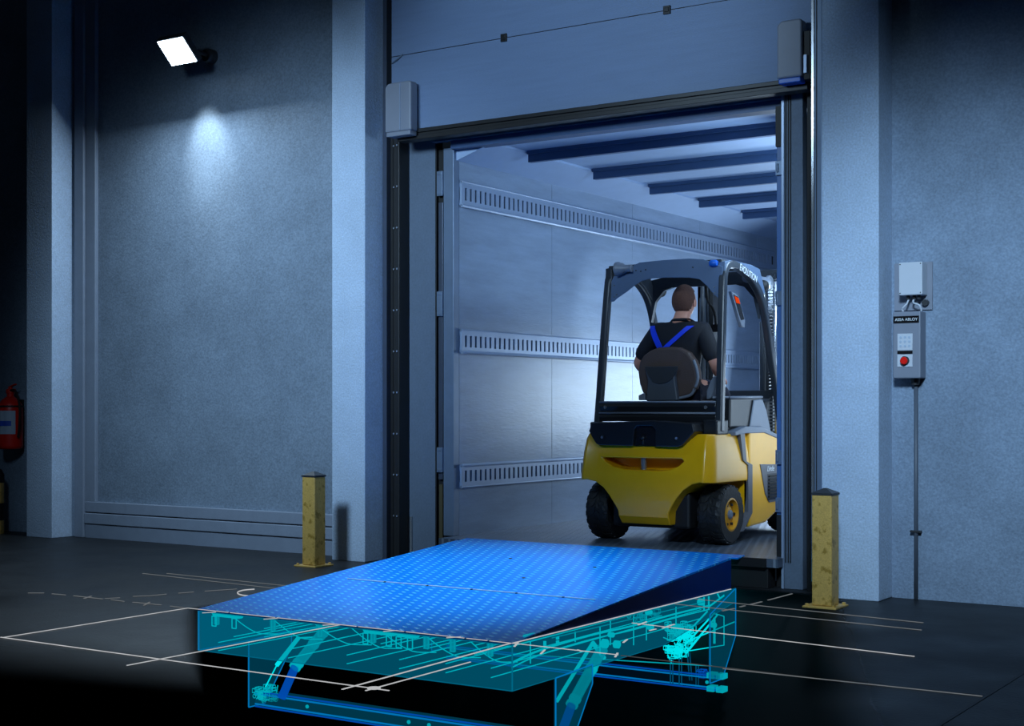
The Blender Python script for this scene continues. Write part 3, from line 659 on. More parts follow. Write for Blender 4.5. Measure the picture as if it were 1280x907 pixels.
dashes('dashed_line', (-7.1, 6.8), 'upper row of pale dashes beside the left edge of the ramp',
       [((131, 748.5), (150, 747.5), .012), ((166, 745.8), (187, 745), .016), ((187, 745), (208, 743), .012), ((223, 741.8), (242, 740.2), .014), ((256, 739.2), (296, 736.5), .014)], 'linedim')
dashes('dashed_line', (-3.7, 8.5), 'dashed line right of the ramp pointing to the opening',
       [((903, 764), (918, 761), .02), ((925, 759), (931, 757.5), .02), ((938, 756), (952, 752.5), .02), ((960, 750.5), (990, 742.5), .016)], 'linedim')
bm = B(); pts = [P(*q, Z=0.005) for q in ((310, 744.2), (303, 743.5), (298, 742), (297, 740), (301, 738), (308, 736.8), (318, 736))]
tube(bm, smoothpath(pts, 4), 0.004, 6); o = obj('arc_mark', bm, M['line']); centre(o); tag(o, 'small white arc mark at the left edge of the ramp', 'floor mark')
# marks along the ramp's edges
t = thing('edge_line', 'broken white line along the front edge of the ramp', 'edge line', (-5.3, 6.30, 0))
bm = B(); 
for a, b_ in ((-6.54, -6.20), (-6.185, -5.82), (-5.805, -5.2), (-5.185, -4.86), (-4.845, -4.45), (-4.435, -4.3), (-4.285, -4.15)):
    bm = B(); seg(bm, (a, 6.303), (b_, 6.303), 0.009, 0.003); obj('dash', bm, M['line'], t)
for px in (259, 336, 410, 486, 565):
    q = P(px, 766+(px-259)*0.1016, Z=0.004); bm = B(); seg(bm, (q.x-0.022, q.y-0.02), (q.x+0.022, q.y+0.05), 0.012, 0.006); obj('tick_mark', bm, M['line'], t)
bm = B(); bar(bm, [(LX1+0.004, 6.31, 0.002), (LX1+0.004, 9.05, -0.004)], 0.004, 0.005, up=(1, 0, 0)); o = obj('edge_line', bm, M['line']); centre(o); tag(o, 'thin white line along the right edge of the ramp at floor level', 'edge line')
t = thing('tick_row', 'row of small white ticks beside the right ramp corner', 'floor mark', (-3.9, 6.6, 0))
for a, b_ in (((643, 808), (648, 802)), ((676, 817), (681, 812)), ((722, 812), (727, 814)), ((769, 821), (772, 816)), ((779, 803), (784, 799)), ((798, 781), (808, 777)), ((828, 785), (843, 780)), ((812, 788), (820, 786))):
    bm = B(); seg(bm, P(*a, Z=0.005), P(*b_, Z=0.005), 0.014, 0.006); obj('tick_mark', bm, M['line'], t)

# ================================================================ BOLLARDS
bo = thing('bollard', 'square yellow bollard before the left pillar', 'bollard', (-7.467, 8.53, 0), 'square yellow bollards')
bm = B(); box(bm, -7.532, -7.402, 8.465, 8.595, 0.012, 0.70); obj('post', bm, M['yellowpost'], bo, bevel=0.008)
bm = B(); bmesh.ops.create_cone(bm, cap_ends=True, segments=4, radius1=0.098, radius2=0.012, depth=0.03, matrix=Matrix.Translation((-7.467, 8.53, 0.727)) @ Matrix.Rotation(math.pi/4, 4, 'Z'))
box(bm, -7.535, -7.399, 8.462, 8.598, 0.700, 0.713); obj('cap', bm, M['charcoal'], bo)
bm = B(); box(bm, -7.577, -7.357, 8.42, 8.64, 0, 0.012); obj('foot_plate', bm, M['yellowpost'], bo, bevel=0.003)
for sx, sy in ((-1, -1), (1, -1), (1, 1), (-1, 1)):
    bm = B(); lathe(bm, [(0.012, 0), (0.012, 0.012), (0.006, 0.014)], (-7.467+sx*0.088, 8.53+sy*0.088, 0.012), 'z', 6); obj('anchor_bolt', bm, M['yellowpost'], bo)
dup(bo, (-3.272, 8.545, 0), 'worn square yellow bollard before the right pillar')
# striped post at far left
t = thing('striped_post', 'yellow and black striped post under the fire extinguisher', 'post', (-12.02, 9.0, 0))
bm = B(); lathe(bm, [(0.085, 0), (0.085, 0.13)], (-12.02, 9.0, 0), 'z'); lathe(bm, [(0.085, 0.30), (0.085, 0.50)], (-12.02, 9.0, 0), 'z'); obj('yellow_band', bm, M['yellowpost'], t)
bm = B(); lathe(bm, [(0.086, 0.13), (0.086, 0.30)], (-12.02, 9.0, 0), 'z'); lathe(bm, [(0.087, 0.50), (0.085, 0.58), (0.06, 0.63), (0.02, 0.65)], (-12.02, 9.0, 0), 'z'); obj('black_band', bm, M['black'], t)
# fire extinguisher on the wall
ex = thing('fire_extinguisher', 'red fire extinguisher hanging on the dark wall at far left', 'fire extinguisher', (-11.93, 9.12, 0.82))
cx, cy = -11.93, 9.11
bm = B(); lathe(bm, [(0.10, 0.83), (0.118, 0.845), (0.12, 0.87), (0.12, 1.22), (0.112, 1.27), (0.085, 1.315), (0.05, 1.34), (0.035, 1.35), (0.035, 1.38)], (cx, cy, 0), 'z', 32); obj('tank', bm, M['redpaint'], ex, smooth=True, auto=50)
bm = B(); lathe(bm, [(0.1215, 1.245), (0.1215, 1.262)], (cx, cy, 0), 'z', 32); obj('strap', bm, M['black'], ex)
bm = B(); lathe(bm, [(0.042, 1.38), (0.042, 1.42), (0.02, 1.43), (0.02, 1.45)], (cx, cy, 0), 'z', 16); bar(bm, [(cx-0.02, cy, 1.44), (cx+0.09, cy-0.01, 1.47)], 0.03, 0.012, up=(0, 1, 0)); bar(bm, [(cx-0.02, cy, 1.42), (cx+0.08, cy-0.01, 1.42)], 0.03, 0.012, up=(0, 1, 0)); obj('valve_handle', bm, M['redpaint'], ex, bevel=0.003)
bm = B(); tube(bm, smoothpath([(cx+0.03, cy-0.02, 1.41), (cx+0.12, cy-0.03, 1.40), (cx+0.165, cy-0.02, 1.25), (cx+0.16, cy-0.02, 1.05), (cx+0.14, cy-0.02, 0.95)], 6), 0.011, 8); obj('hose', bm, M['black'], ex)
bm = B()
A0, A1 = math.radians(-150), math.radians(-15); nn = 14
for i in range(nn):
    a, b_ = A0+(A1-A0)*i/nn, A0+(A1-A0)*(i+1)/nn; r = 0.1215
    vs = [bm.verts.new((cx+r*math.cos(q), cy+r*math.sin(q), z)) for q, z in ((a, 0.98), (b_, 0.98), (b_, 1.21), (a, 1.21))]; bm.faces.new(vs)
lb = obj('label', bm, M['label'], ex); md = lb.modifiers.new('s', 'SOLIDIFY'); md.thickness = 0.001
bm = B()
for i in range(3, 12):
    a, b_ = A0+(A1-A0)*i/nn, A0+(A1-A0)*(i+1)/nn; r = 0.1235
    vs = [bm.verts.new((cx+r*math.cos(q), cy+r*math.sin(q), z)) for q, z in ((a, 1.06), (b_, 1.06), (b_, 1.11), (a, 1.11))]; bm.faces.new(vs)
l2 = obj('label_band', bm, M['labelblue'], lb); md = l2.modifiers.new('s', 'SOLIDIFY'); md.thickness = 0.001
bm = B(); box(bm, cx-0.03, cx+0.03, cy+0.11, 9.25, 1.20, 1.32); obj('wall_bracket', bm, M['black'], ex)

# ================================================================ FLOODLIGHT
fl = thing('floodlight', 'small lit floodlight high on the left panel wall', 'floodlight', (-9.28, 9.24, 4.38))
v0, v1, v2, v3 = Vector((-9.415, 8.71, 4.42)), Vector((-9.115, 8.71, 4.42)), Vector((-9.115, 8.88, 4.25)), Vector((-9.415, 8.88, 4.25))
nrm = Vector((0, -0.707, -0.707))
def slab(bm, q, n, d0, d1):
    A = [bm.verts.new(p+n*d0) for p in q]; C = [bm.verts.new(p+n*d1) for p in q]
    bm.faces.new(A); bm.faces.new(C[::-1])
    for i in range(4): bm.faces.new((A[i], A[(i+1) % 4], C[(i+1) % 4], C[i]))
cc = (v0+v2)/2
big = [cc+(p-cc)*1.10 for p in (v0, v1, v2, v3)]
bm = B(); slab(bm, big, nrm, -0.07, -0.004); obj('lamp_housing', bm, M['charcoal'], fl, bevel=0.006)
bm = B(); slab(bm, [v0, v1, v2, v3], nrm, -0.003, 0.003); obj('lamp_face', bm, M['lampface'], fl)
bm = B(); tube(bm, [cc-nrm*0.06, (-9.27, 9.02, 4.39), (-9.27, 9.17, 4.38)], 0.018, 10); obj('arm', bm, M['charcoal'], fl)
bm = B(); lathe(bm, [(0.055, -0.09), (0.065, -0.07), (0.065, 0.0)], (-9.28, 9.24, 4.38), 'y', 20); obj('mounting_boss', bm, M['charcoal'], fl)
ld = light('floodlight_beam', 'AREA', cc+nrm*0.012, cc+nrm, 100, (0.62, 0.82, 1.0), size=0.33, sy=0.26); ld.parent = fl; ld.location = ld.location-fl.location
l2 = light('floodlight_pool', 'SPOT', (-9.40, 8.78, 4.22), (-9.33, 9.24, 3.55), 75, (0.76, 0.92, 1.0), size=0.05, spot=48, blend=1.0); l2.parent = fl; l2.location = l2.location-fl.location

# ================================================================ CONTROL BOXES
ub = thing('junction_box', 'light grey junction box above the control panel', 'junction box', (-2.9, 9.15, 1.97))
bm = B(); box(bm, -2.985, -2.832, 9.085, 9.195, 1.967, 2.178); obj('body', bm, M['whitebox'], ub, bevel=0.006)
for sx in (-2.975, -2.842):
    for sz in (1.98, 2.166):
        bm = B(); lathe(bm, [(0.004, -0.003), (0.004, 0.001)], (sx, 9.085, sz), 'y', 8); obj('screw', bm, M['black'], ub)
bm = B(); box(bm, -3.05, -2.80, 9.195, 9.21, 1.875, 2.185); obj('back_plate', bm, M['greybox'], ub, bevel=0.002)
bm = B()
for xx in (-2.94, -2.90, -2.87): lathe(bm, [(0.012, 1.94), (0.012, 1.967)], (xx, 9.14, 0), 'z', 10)
obj('cable_gland', bm, M['charcoal'], ub)
for pts in (((-2.935, 9.14, 1.945), (-2.945, 9.12, 1.91), (-2.97, 9.12, 1.885), (-2.97, 9.13, 1.865)), ((-2.90, 9.14, 1.945), (-2.90, 9.12, 1.92), (-2.86, 9.12, 1.90), (-2.85, 9.13, 1.865))):
    bm = B(); tube(bm, smoothpath(pts, 5), 0.006, 8); obj('cable', bm, M['whitebox'], ub)
bm = B(); lathe(bm, [(0.02, -0.03), (0.022, 0)], (-2.84, 9.195, 1.92), 'y', 12); obj('socket', bm, M['charcoal'], ub)
cb = thing('control_panel', 'grey door control panel with red stop button on the right wall', 'control panel', (-2.93, 9.15, 1.43))
bm = B(); box(bm, -3.025, -2.845, 9.09, 9.21, 1.432, 1.863); obj('body', bm, M['greybox'], cb, bevel=0.008)
bm = B(); box(bm, -3.020, -2.853, 9.086, 9.092, 1.788, 1.833); hd = obj('name_plate', bm, M['blackgloss'], cb)
text('lettering', 'ASSA ABLOY', 0.026, (-2.935, 9.0855, 1.810), FACE_Y, M['white'], hd)
bm = B(); box(bm, -2.993, -2.895, 9.086, 9.091, 1.612, 1.72); kp = obj('keypad', bm, M['whitebox'], cb, bevel=0.002)
for i in range(3):
    for j in range(3):
        bm = B(); lathe(bm, [(0.008, -0.003), (0.009, 0)], (-2.972+i*0.028, 9.086, 1.64+j*0.028), 'y', 10); obj('key', bm, M['label'], kp)
bm = B(); box(bm, -2.993, -2.895, 9.085, 9.091, 1.59, 1.609); obj('display', bm, M['blackgloss'], cb)
bm = B(); box(bm, -2.993, -2.895, 9.086, 9.091, 1.507, 1.586); obj('button_plate', bm, M['whitebox'], cb)
bm = B(); lathe(bm, [(0.020, -0.03), (0.024, -0.026), (0.024, -0.016), (0.014, -0.012), (0.014, 0)], (-2.944, 9.086, 1.545), 'y', 20); obj('stop_button', bm, M['redbutton'], cb, smooth=True, auto=40)
bm = B(); lathe(bm, [(0.030, -0.006), (0.030, 0)], (-2.944, 9.086, 1.545), 'y', 20); obj('button_collar', bm, M['charcoal'], cb)
t = thing('cable_conduit', 'thin conduit from the control panel down to the floor', 'conduit', (-2.905, 9.195, 0))
bm = B(); tube(bm, [(-2.905, 9.192, 0.0), (-2.905, 9.192, 1.40)], 0.013, 10); obj('pipe', bm, M['conduit'], t, smooth=True)
bm = B(); lathe(bm, [(0.025, 1.39), (0.03, 1.432)], (-2.905, 9.18, 0), 'z', 12); obj('cable_gland', bm, M['charcoal'], t)
bm = B(); box(bm, -2.94, -2.87, 9.175, 9.21, 0.435, 0.447); obj('clip', bm, M['charcoal'], t)

# ================================================================ FORKLIFT
FX = -5.10
fk = thing('forklift', 'yellow and black counterbalance forklift driving into the trailer', 'forklift', (FX, 10.6, TZ))
def mir(px): return 2*FX-px
# --- chassis body (yellow): loft of rounded plan outlines
def plan(hw, yr, yf, ch):
    pts = []
    def arc(cx_, cy_, r, a0, a1, n_=5):
        for i in range(n_+1):
            a = math.radians(a0+(a1-a0)*i/n_); pts.append((cx_+r*math.cos(a), cy_+r*math.sin(a)))
    arc(FX-hw+ch, yr+ch*0.75, ch, 180, 232); pts.append((FX-hw+ch*1.05, yr+0.012)); pts.append((FX, yr))
    pts.append((FX+hw-ch*1.05, yr+0.012)); arc(FX+hw-ch, yr+ch*0.75, ch, 308, 360)
    pts.append((FX+hw, yf)); pts.append((FX-hw, yf)); return pts
levels = [(0.36, 0.50, 9.60, 0.12), (0.42, 0.548, 9.555, 0.15), (0.55, 0.567, 9.54, 0.16), (0.74, 0.572, 9.54, 0.16), (0.90, 0.562, 9.57, 0.15), (1.00, 0.55, 9.60, 0.13), (1.045, 0.54, 9.63, 0.12)]
bm = B(); rings = []
for z, hw, yr, ch in levels: rings.append([bm.verts.new((p[0], p[1], z)) for p in plan(hw, yr, 10.25, ch)])
for A, C in zip(rings, rings[1:]):
    n_ = len(A)
    for k in range(n_): bm.faces.new((A[k], A[(k+1) % n_], C[(k+1) % n_], C[k]))
bm.faces.new(rings[0][::-1]); bm.faces.new(rings[-1])
body = obj('counterweight', bm, M['fyellow'], fk)
# wheel-well cut following the curved lower edge seen from the rear
def well(side):
    s = side
    arcp = [(0.205, 0.30), (0.215, 0.46), (0.245, 0.51), (0.285, 0.57), (0.34, 0.63), (0.41, 0.675), (0.48, 0.69), (0.55, 0.685), (0.70, 0.67), (0.70, 0.30)]
    b2 = B(); prism(b2, [(FX+s*a, z) for a, z in arcp], 'y', 9.3, 10.19); return b2
cut(body, well(1)); cut(body, well(-1))
b2 = B(); prism(b2, [(-5.46, 0.860), (-5.43, 0.83), (-5.36, 0.795), (-5.25, 0.775), (-4.95, 0.77), (-4.87, 0.78), (-4.80, 0.81), (-4.765, 0.845), (-4.785, 0.862)], 'y', 9.4, 9.72); cut(body, b2)
b2 = B(); box(b2, -5.0, -4.0, 9.3, 9.62, 0.2, 0.44); b2.free()
for p in body.data.polygons: p.use_smooth = True
body.data.set_sharp_from_angle(angle=math.radians(28))
md = body.modifiers.new('bevel', 'BEVEL'); md.width = 0.008; md.segments = 2; md.limit_method = 'ANGLE'; md.angle_limit = math.radians(40)
# tow pin in the slot
bm = B(); tube(bm, [(-5.12, 9.61, 0.76), (-5.12, 9.61, 0.88)], 0.022, 14); obj('tow_pin', bm, M['steel'], fk, smooth=True, auto=50)
# dark grey stripe between counterweight and side panels
bm = B(); prism(bm, [(10.04, 1.06), (10.12, 1.06), (10.16, 0.83), (10.27, 0.80), (10.27, 0.43), (10.10, 0.30), (10.04, 0.30), (10.19, 0.44), (10.19, 0.80), (10.10, 0.84)], 'x', FX+0.545, FX+0.578); obj('side_stripe', bm, M['stripe'], fk)
bm = B(); prism(bm, [(10.04, 1.06), (10.12, 1.06), (10.16, 0.83), (10.27, 0.80), (10.27, 0.43), (10.10, 0.30), (10.04, 0.30), (10.19, 0.44), (10.19, 0.80), (10.10, 0.84)], 'x', FX-0.578, FX-0.545); obj('side_stripe', bm, M['stripe'], fk)
# side body panels + black service panel + louvre
for s in (1, -1):
    xo = FX+s*0.572; xi = FX+s*0.40
    bm = B(); prism(bm, [(10.22, 0.32), (10.55, 0.335), (10.80, 0.42), (11.45, 0.60), (11.45, 0.86), (10.95, 0.98), (10.55, 1.06), (10.22, 1.07)], 'x', min(xo, xi), max(xo, xi)); sp_ = obj('side_panel', bm, M['fyellow'], fk, bevel=0.02)
    xs = sorted((xo-s*0.004, xo+s*0.006))
    bm = B(); prism(bm, [(10.42, 0.80), (10.98, 0.78), (11.0, 0.50), (10.60, 0.49), (10.52, 0.56)], 'x', *xs); gp = obj('service_panel', bm, M['stripe'], sp_, bevel=0.004)
    for k in range(7):
        z = 0.53+k*0.027
        bm = B(); box(bm, xo+s*0.004, xo+s*0.014, 10.585, 10.75, z, z+0.012); obj('louvre', bm, M['black'], gp)
    bm = B(); box(bm, xo+s*0.004, xo+s*0.0075, 10.56, 10.78, 0.51, 0.72); obj('grille_back', bm, M['blackgloss'], gp)
    if s == 1:
        text('maker_lettering', 'Linde', 0.062, (xo+0.0075, 10.615, 0.758), FACE_X, M['white'], gp, font_shear=0.35)
    bm = B(); prism(bm, [(9.95, 1.06), (10.15, 1.10), (10.45, 1.09), (10.75, 1.03), (10.95, 0.99), (10.95, 0.96), (10.5, 1.045), (10.15, 1.045), (9.95, 1.03)], 'x', FX+s*0.58, FX+s*0.42) ; obj('fender_top', bm, M['greypart'], fk, bevel=0.006)
# under chassis and axle
bm = B(); box(bm, FX-0.33, FX+0.33, 9.68, 10.3, 0.33, 0.60); box(bm, FX-0.42, FX+0.42, 10.25, 11.5, 0.36, 0.95); obj('chassis', bm, M['black'], fk, bevel=0.02)
bm = B(); tube(bm, [(FX-0.45, 9.90, 0.45), (FX+0.45, 9.90, 0.45)], 0.06, 14); obj('rear_axle', bm, M['black'], fk)
# top rear cover (black) with recess, knob, round lamps
bm = B(); prism(bm, [(-5.565, 1.062), (-5.54, 1.02), (-5.50, 0.965), (-5.47, 0.955), (-4.80, 0.95), (-4.765, 0.965), (-4.70, 1.03), (-4.665, 1.065), (-4.68, 1.125), (-5.02, 1.145), (-5.54, 1.125)], 'y', 9.545, 9.95)
cv = obj('rear_cover', bm, M['darkplastic'], fk)
b2 = B(); prism(b2, [(-5.185, 0.90), (-4.99, 0.90), (-4.99, 1.08), (-5.02, 1.105), (-5.14, 1.105), (-5.165, 1.08)], 'y', 9.5, 9.66); cut(cv, b2)
bm = B(); box(bm, -5.19, -4.98, 9.572, 9.584, 0.953, 1.11); obj('recess_plate', bm, M['blackgloss'], cv)
md = cv.modifiers.new('bevel', 'BEVEL'); md.width = 0.007; md.segments = 2; md.limit_method = 'ANGLE'; md.angle_limit = math.radians(30)
for xx in (-5.445, -4.81):
    bm = B(); lathe(bm, [(0.022, -0.006), (0.022, 0)], (xx, 9.545, 1.015), 'y', 18); obj('cover_screw', bm, M['black'], cv)
    bm = B(); lathe(bm, [(0.010, -0.009), (0.010, -0.005)], (xx, 9.545, 1.015), 'y', 12); obj('screw_head', bm, M['greypart'], cv)
bm = B(); tube(bm, [(-5.10, 9.565, 0.96), (-5.10, 9.565, 1.01)], 0.008, 10); ell(bm, (-5.10, 9.562, 1.015), (0.022, 0.022, 0.018)); obj('latch_knob', bm, M['darkplastic'], cv, smooth=True)
bm = B(); ell(bm, (-5.575, 9.63, 1.075), (0.012, 0.012, 0.015)); obj('rear_marker', bm, M['charcoal'], fk, smooth=True)
# deck and post feet
bm = B(); box(bm, FX-0.50, FX+0.50, 9.72, 10.6, 1.04, 1.125); box(bm, FX+0.43, FX+0.545, 9.70, 9.90, 1.04, 1.15); box(bm, FX-0.545, FX-0.43, 9.70, 9.90, 1.04, 1.13); obj('hood', bm, M['darkplastic'], fk, bevel=0.01)
# rear cross panel between the posts
bm = B(); prism(bm, [(9.775, 1.135), (9.80, 1.135), (9.80, 1.29), (9.775, 1.29), (9.768, 1.25), (9.78, 1.22), (9.78, 1.20), (9.768, 1.17)], 'x', FX-0.50, FX+0.50); rp = obj('rear_cross_panel', bm, M['darkplastic'], fk, bevel=0.004)
bm = B(); tube(bm, [(FX-0.50, 9.768, 1.20), (FX+0.50, 9.768, 1.20)], 0.008, 8); tube(bm, [(FX-0.50, 9.772, 1.285), (FX+0.50, 9.772, 1.285)], 0.008, 8); obj('panel_edge', bm, M['greypart'], rp, smooth=True)
for xx in (FX-0.445, FX+0.42):
    bm = B(); lathe(bm, [(0.014, -0.006), (0.014, 0)], (xx, 9.77, 1.245), 'y', 12); obj('panel_bolt', bm, M['steel'], rp)
# --- overhead guard: two side frames
sidepts = [(9.79, 1.06), (9.815, 1.30), (9.86, 1.75), (9.905, 2.15), (9.93, 2.27), (9.985, 2.325), (10.10, 2.335), (10.28, 2.305), (10.46, 2.235), (10.60, 2.12), (10.70, 1.93), (10.84, 1.50), (10.97, 1.10), (11.06, 0.80)]
for s in (1, -1):
    bm = B(); pts = smoothpath([(FX+s*(0.525-0.03*max(0, min(1, (z-1.06)/1.2))), y, z) for y, z in sidepts], 4); bar(bm, pts, 0.055, 0.062, up=(1, 0, 0))
    g = obj('guard_frame', bm, M['guard'], fk, bevel=0.012)
    bm = B(); prism(bm, [(9.895, 2.18), (9.90, 2.345), (10.0, 2.365), (10.40, 2.36), (10.55, 2.34), (10.66, 2.16), (10.60, 2.12), (10.46, 2.235), (10.28, 2.305), (10.10, 2.335), (9.985, 2.325), (9.94, 2.28)], 'x', FX+s*0.49-0.028, FX+s*0.49+0.028); gt = obj('guard_top_rail', bm, M['guardplate'] if s == 1 else M['guard'], fk, bevel=0.006)
    if s == 1: text('model_lettering', 'EVOLUTION', 0.075, (FX+0.527, 10.31, 2.285), Matrix.Rotation(math.radians(-13), 3, 'X') @ FACE_X, M['white'], gt, xs=0.8)
# rear gusset plate (blue-grey arch)
YP = 9.90
outp = [(764, 377), (765, 352), (768, 345), (780, 342), (790, 333), (800, 328), (830, 325), (862, 323), (880, 324), (893, 329), (904, 333), (904, 373)]
inp = [(899, 373), (893, 368), (885, 358), (875, 349), (862, 347), (830, 347), (815, 348), (803, 351), (795, 356), (785, 364), (772, 373), (768, 377)]
bm = B(); prism(bm, [(lambda q: (q.x, q.z))(P(a, b_, Y=YP)) for a, b_ in outp+inp], 'y', YP-0.012, YP); gp = obj('guard_arch_plate', bm, M['guardplate'], fk, bevel=0.004)
for a, b_ in ((768, 357), (771, 368), (768, 371), (795, 338), (801, 339), (807, 337), (866, 334), (893, 366), (898, 367), (893, 359)):
    q = P(a, b_, Y=YP-0.012); bm = B(); lathe(bm, [(0.005, -0.004), (0.006, 0)], q, 'y', 8); obj('rivet', bm, M['steel' if b_ > 355 else 'black'], gp)
bm = B(); bar(bm, [(FX-0.49, 9.95, 2.35), (FX+0.49, 9.95, 2.35)], 0.03, 0.10, up=(0, 0, 1))
obj('guard_cross_member', bm, M['guard'], fk, bevel=0.006)
for k in range(4):
    bm = B(); y = 10.12+k*0.13; bar(bm, [(FX-0.48, y, 2.345), (FX+0.48, y, 2.345)], 0.03, 0.03, up=(0, 0, 1)); obj('roof_bar', bm, M['guard'], fk)
bm = B(); bar(bm, [(FX-0.48, 10.62, 2.25), (FX-0.3, 10.60, 2.28), (FX+0.3, 10.60, 2.28), (FX+0.48, 10.62, 2.25)], 0.10, 0.03, up=(0, 0, 1)); obj('guard_front_member', bm, M['guard'], fk)
# front pillar gussets (dark rounded corner left inner)
bm = B(); prism(bm, [(FX-0.48, 2.30), (FX-0.48, 1.95), (FX-0.44, 2.12), (FX-0.36, 2.21), (FX-0.25, 2.24), (FX-0.25, 2.30)], 'y', 10.60, 10.64); obj('guard_gusset', bm, M['guard'], fk)
bm = B(); prism(bm, [(FX+0.48, 2.30), (FX+0.48, 1.95), (FX+0.44, 2.12), (FX+0.36, 2.21), (FX+0.25, 2.24), (FX+0.25, 2.30)], 'y', 10.60, 10.64); obj('guard_gusset', bm, M['guard'], fk)
# work lamps under the top corners
q = P(774, 336, Y=9.86)
bm = B(); lathe(bm, [(0.045, -0.03), (0.055, -0.025), (0.055, 0.0), (0.045, 0.012), (0.045, 0.03), (0.03, 0.05), (0.03, 0.11)], q, 'x', 20); obj('rear_lamp', bm, M['greypart'], fk, smooth=True, auto=40)
q = P(892, 329, Y=9.88)
bm = B(); lathe(bm, [(0.02, -0.03), (0.026, -0.02), (0.026, 0.02), (0.02, 0.03)], q, 'x', 20); obj('blue_spot_lamp', bm, M['blueglow'], fk, smooth=True, auto=40)
# display terminal with red readout on right A-pillar
tm = B(); prism(tm, [(10.205, 2.145), (10.33, 2.125), (10.47, 1.93), (10.455, 1.875), (10.405, 1.875), (10.36, 1.93)], 'x', FX+0.40, FX+0.43)
tmo = obj('display_terminal', tm, M['greypart'], fk, bevel=0.006)
bm = B(); prism(bm, [(10.24, 2.12), (10.325, 2.105), (10.44, 1.94), (10.38, 1.93)], 'x', FX+0.43, FX+0.434); obj('display_bezel', bm, M['blackgloss'], tmo)
bm = B(); prism(bm, [(10.255, 2.11), (10.325, 2.098), (10.355, 2.055), (10.285, 2.06)], 'x', FX+0.434, FX+0.437); obj('display_readout', bm, M['redorange'], tmo)
# right side console box (tray)
bm = B(); q0, q1 = P(914, 535, X=FX+0.50), P(951, 534, X=FX+0.50)
prism(bm, [(9.96, 1.09), (10.50, 1.09), (10.70, 1.02), (10.62, 1.20), (10.56, 1.325), (9.97, 1.315)], 'x', FX+0.38, FX+0.53); co = obj('side_console', bm, M['darkplastic'], fk, bevel=0.012)
bm = B(); prism(bm, [(10.30, 1.09), (10.50, 1.09), (10.72, 1.03), (10.62, 1.22), (10.54, 1.31), (10.38, 1.30)], 'x', FX+0.531, FX+0.545); obj('console_cheek', bm, M['greypart'], co, bevel=0.008)
bm = B(); 
for a, b_ in (((9.96, 1.318), (10.56, 1.326)),): tube(bm, [(FX+0.53, a[0], a[1]), (FX+0.53, b_[0], b_[1])], 0.010, 8); tube(bm, [(FX+0.39, a[0], a[1]), (FX+0.39, b_[0], b_[1])], 0.010, 8)
obj('console_rim', bm, M['greypart'], co, smooth=True)
# --- mast with channels, cylinder, chain, fork carriage
ma = bpy.data.objects.new('mast', None); sc.collection.objects.link(ma); ma.parent = fk
for s in (1, -1):
    bm = B(); x = FX+s*0.40
    box(bm, x-0.05, x+0.05, 11.42, 11.47, 0.32, 2.42); box(bm, x-0.05, x+0.05, 11.55, 11.60, 0.32, 2.42); box(bm, x+s*0.02, x+s*0.05, 11.42, 11.60, 0.32, 2.42); obj('mast_channel', bm, M['guard'], ma, bevel=0.004)
    bm = B(); box(bm, x-s*0.09, x-s*0.055, 11.44, 11.58, 0.32, 2.40); obj('inner_channel', bm, M['darkplastic'], ma, bevel=0.003)
    bm = B(); tube(bm, [(x-s*0.02, 11.38, 0.5), (x-s*0.02, 11.38, 2.20)], 0.028, 12); tube(bm, [(x-s*0.02, 11.38, 2.20), (x-s*0.02, 11.38, 2.38)], 0.018, 12); obj('mast_cylinder', bm, M['guard'], ma, smooth=True, auto=50)
for z in (0.5, 1.35, 2.38):
    bm = B(); box(bm, FX-0.44, FX+0.44, 11.42, 11.46, z-0.04, z+0.04); obj('mast_crossbar', bm, M['guard'], ma, bevel=0.005)
bm = B()
for k in range(58):
    z = 0.9+k*0.026
    if k % 2: box(bm, FX+0.265, FX+0.30, 11.38, 11.39, z, z+0.022)
    else: box(bm, FX+0.273, FX+0.292, 11.375, 11.395, z, z+0.022)
obj('lift_chain', bm, M['guard'], ma)
bm = B(); tube(bm, [(FX+0.15, 11.50, 0.4), (FX+0.15, 11.50, 1.98)], 0.045, 16); tube(bm, [(FX+0.15, 11.50, 1.98), (FX+0.15, 11.50, 2.36)], 0.022, 12); tube(bm, [(FX+0.195, 11.46, 0.6), (FX+0.195, 11.46, 1.98)], 0.008, 8); obj('lift_cylinder', bm, M['guard'], ma, smooth=True, auto=50)
bm = B(); box(bm, FX-0.45, FX+0.45, 11.64, 11.68, 0.32, 0.42); box(bm, FX-0.45, FX+0.45, 11.64, 11.68, 0.62, 0.70); obj('fork_carriage', bm, M['black'], ma)
for s in (1, -1):
    bm = B(); prism(bm, [(11.68, 0.70), (11.72, 0.70), (11.73, 0.29), (12.75, 0.25), (12.75, 0.24), (11.68, 0.24)], 'x', FX+s*0.25-0.05, FX+s*0.25+0.05); obj('fork', bm, M['black'], ma, bevel=0.004)
# tilt cylinder / side chain bundle seen at upper right, between the guard and the door post
bm = B(); tube(bm, [(FX+0.42, 10.50, 2.27), (FX+0.42, 10.93, 2.27)], 0.035, 14); obj('tilt_cylinder', bm, M['greypart'], fk, smooth=True, auto=50)
bm = B(); lathe(bm, [(0.045, -0.02), (0.055, -0.01), (0.055, 0.01), (0.045, 0.02)], (FX+0.42, 10.96, 2.27), 'x', 20); obj('chain_pulley', bm, M['steel'], fk, smooth=True, auto=40)
bm = B()
for k in range(44):
    z = 1.05+k*0.027
    box(bm, FX+0.40, FX+0.44, 10.985+(k % 2)*0.004, 11.03, z, z+0.018)
obj('side_chain', bm, M['guard'], fk)
bm = B(); tube(bm, [(FX+0.43, 11.06, 1.0), (FX+0.43, 11.06, 2.28)], 0.016, 10); obj('chain_rod', bm, M['steel'], fk, smooth=True)
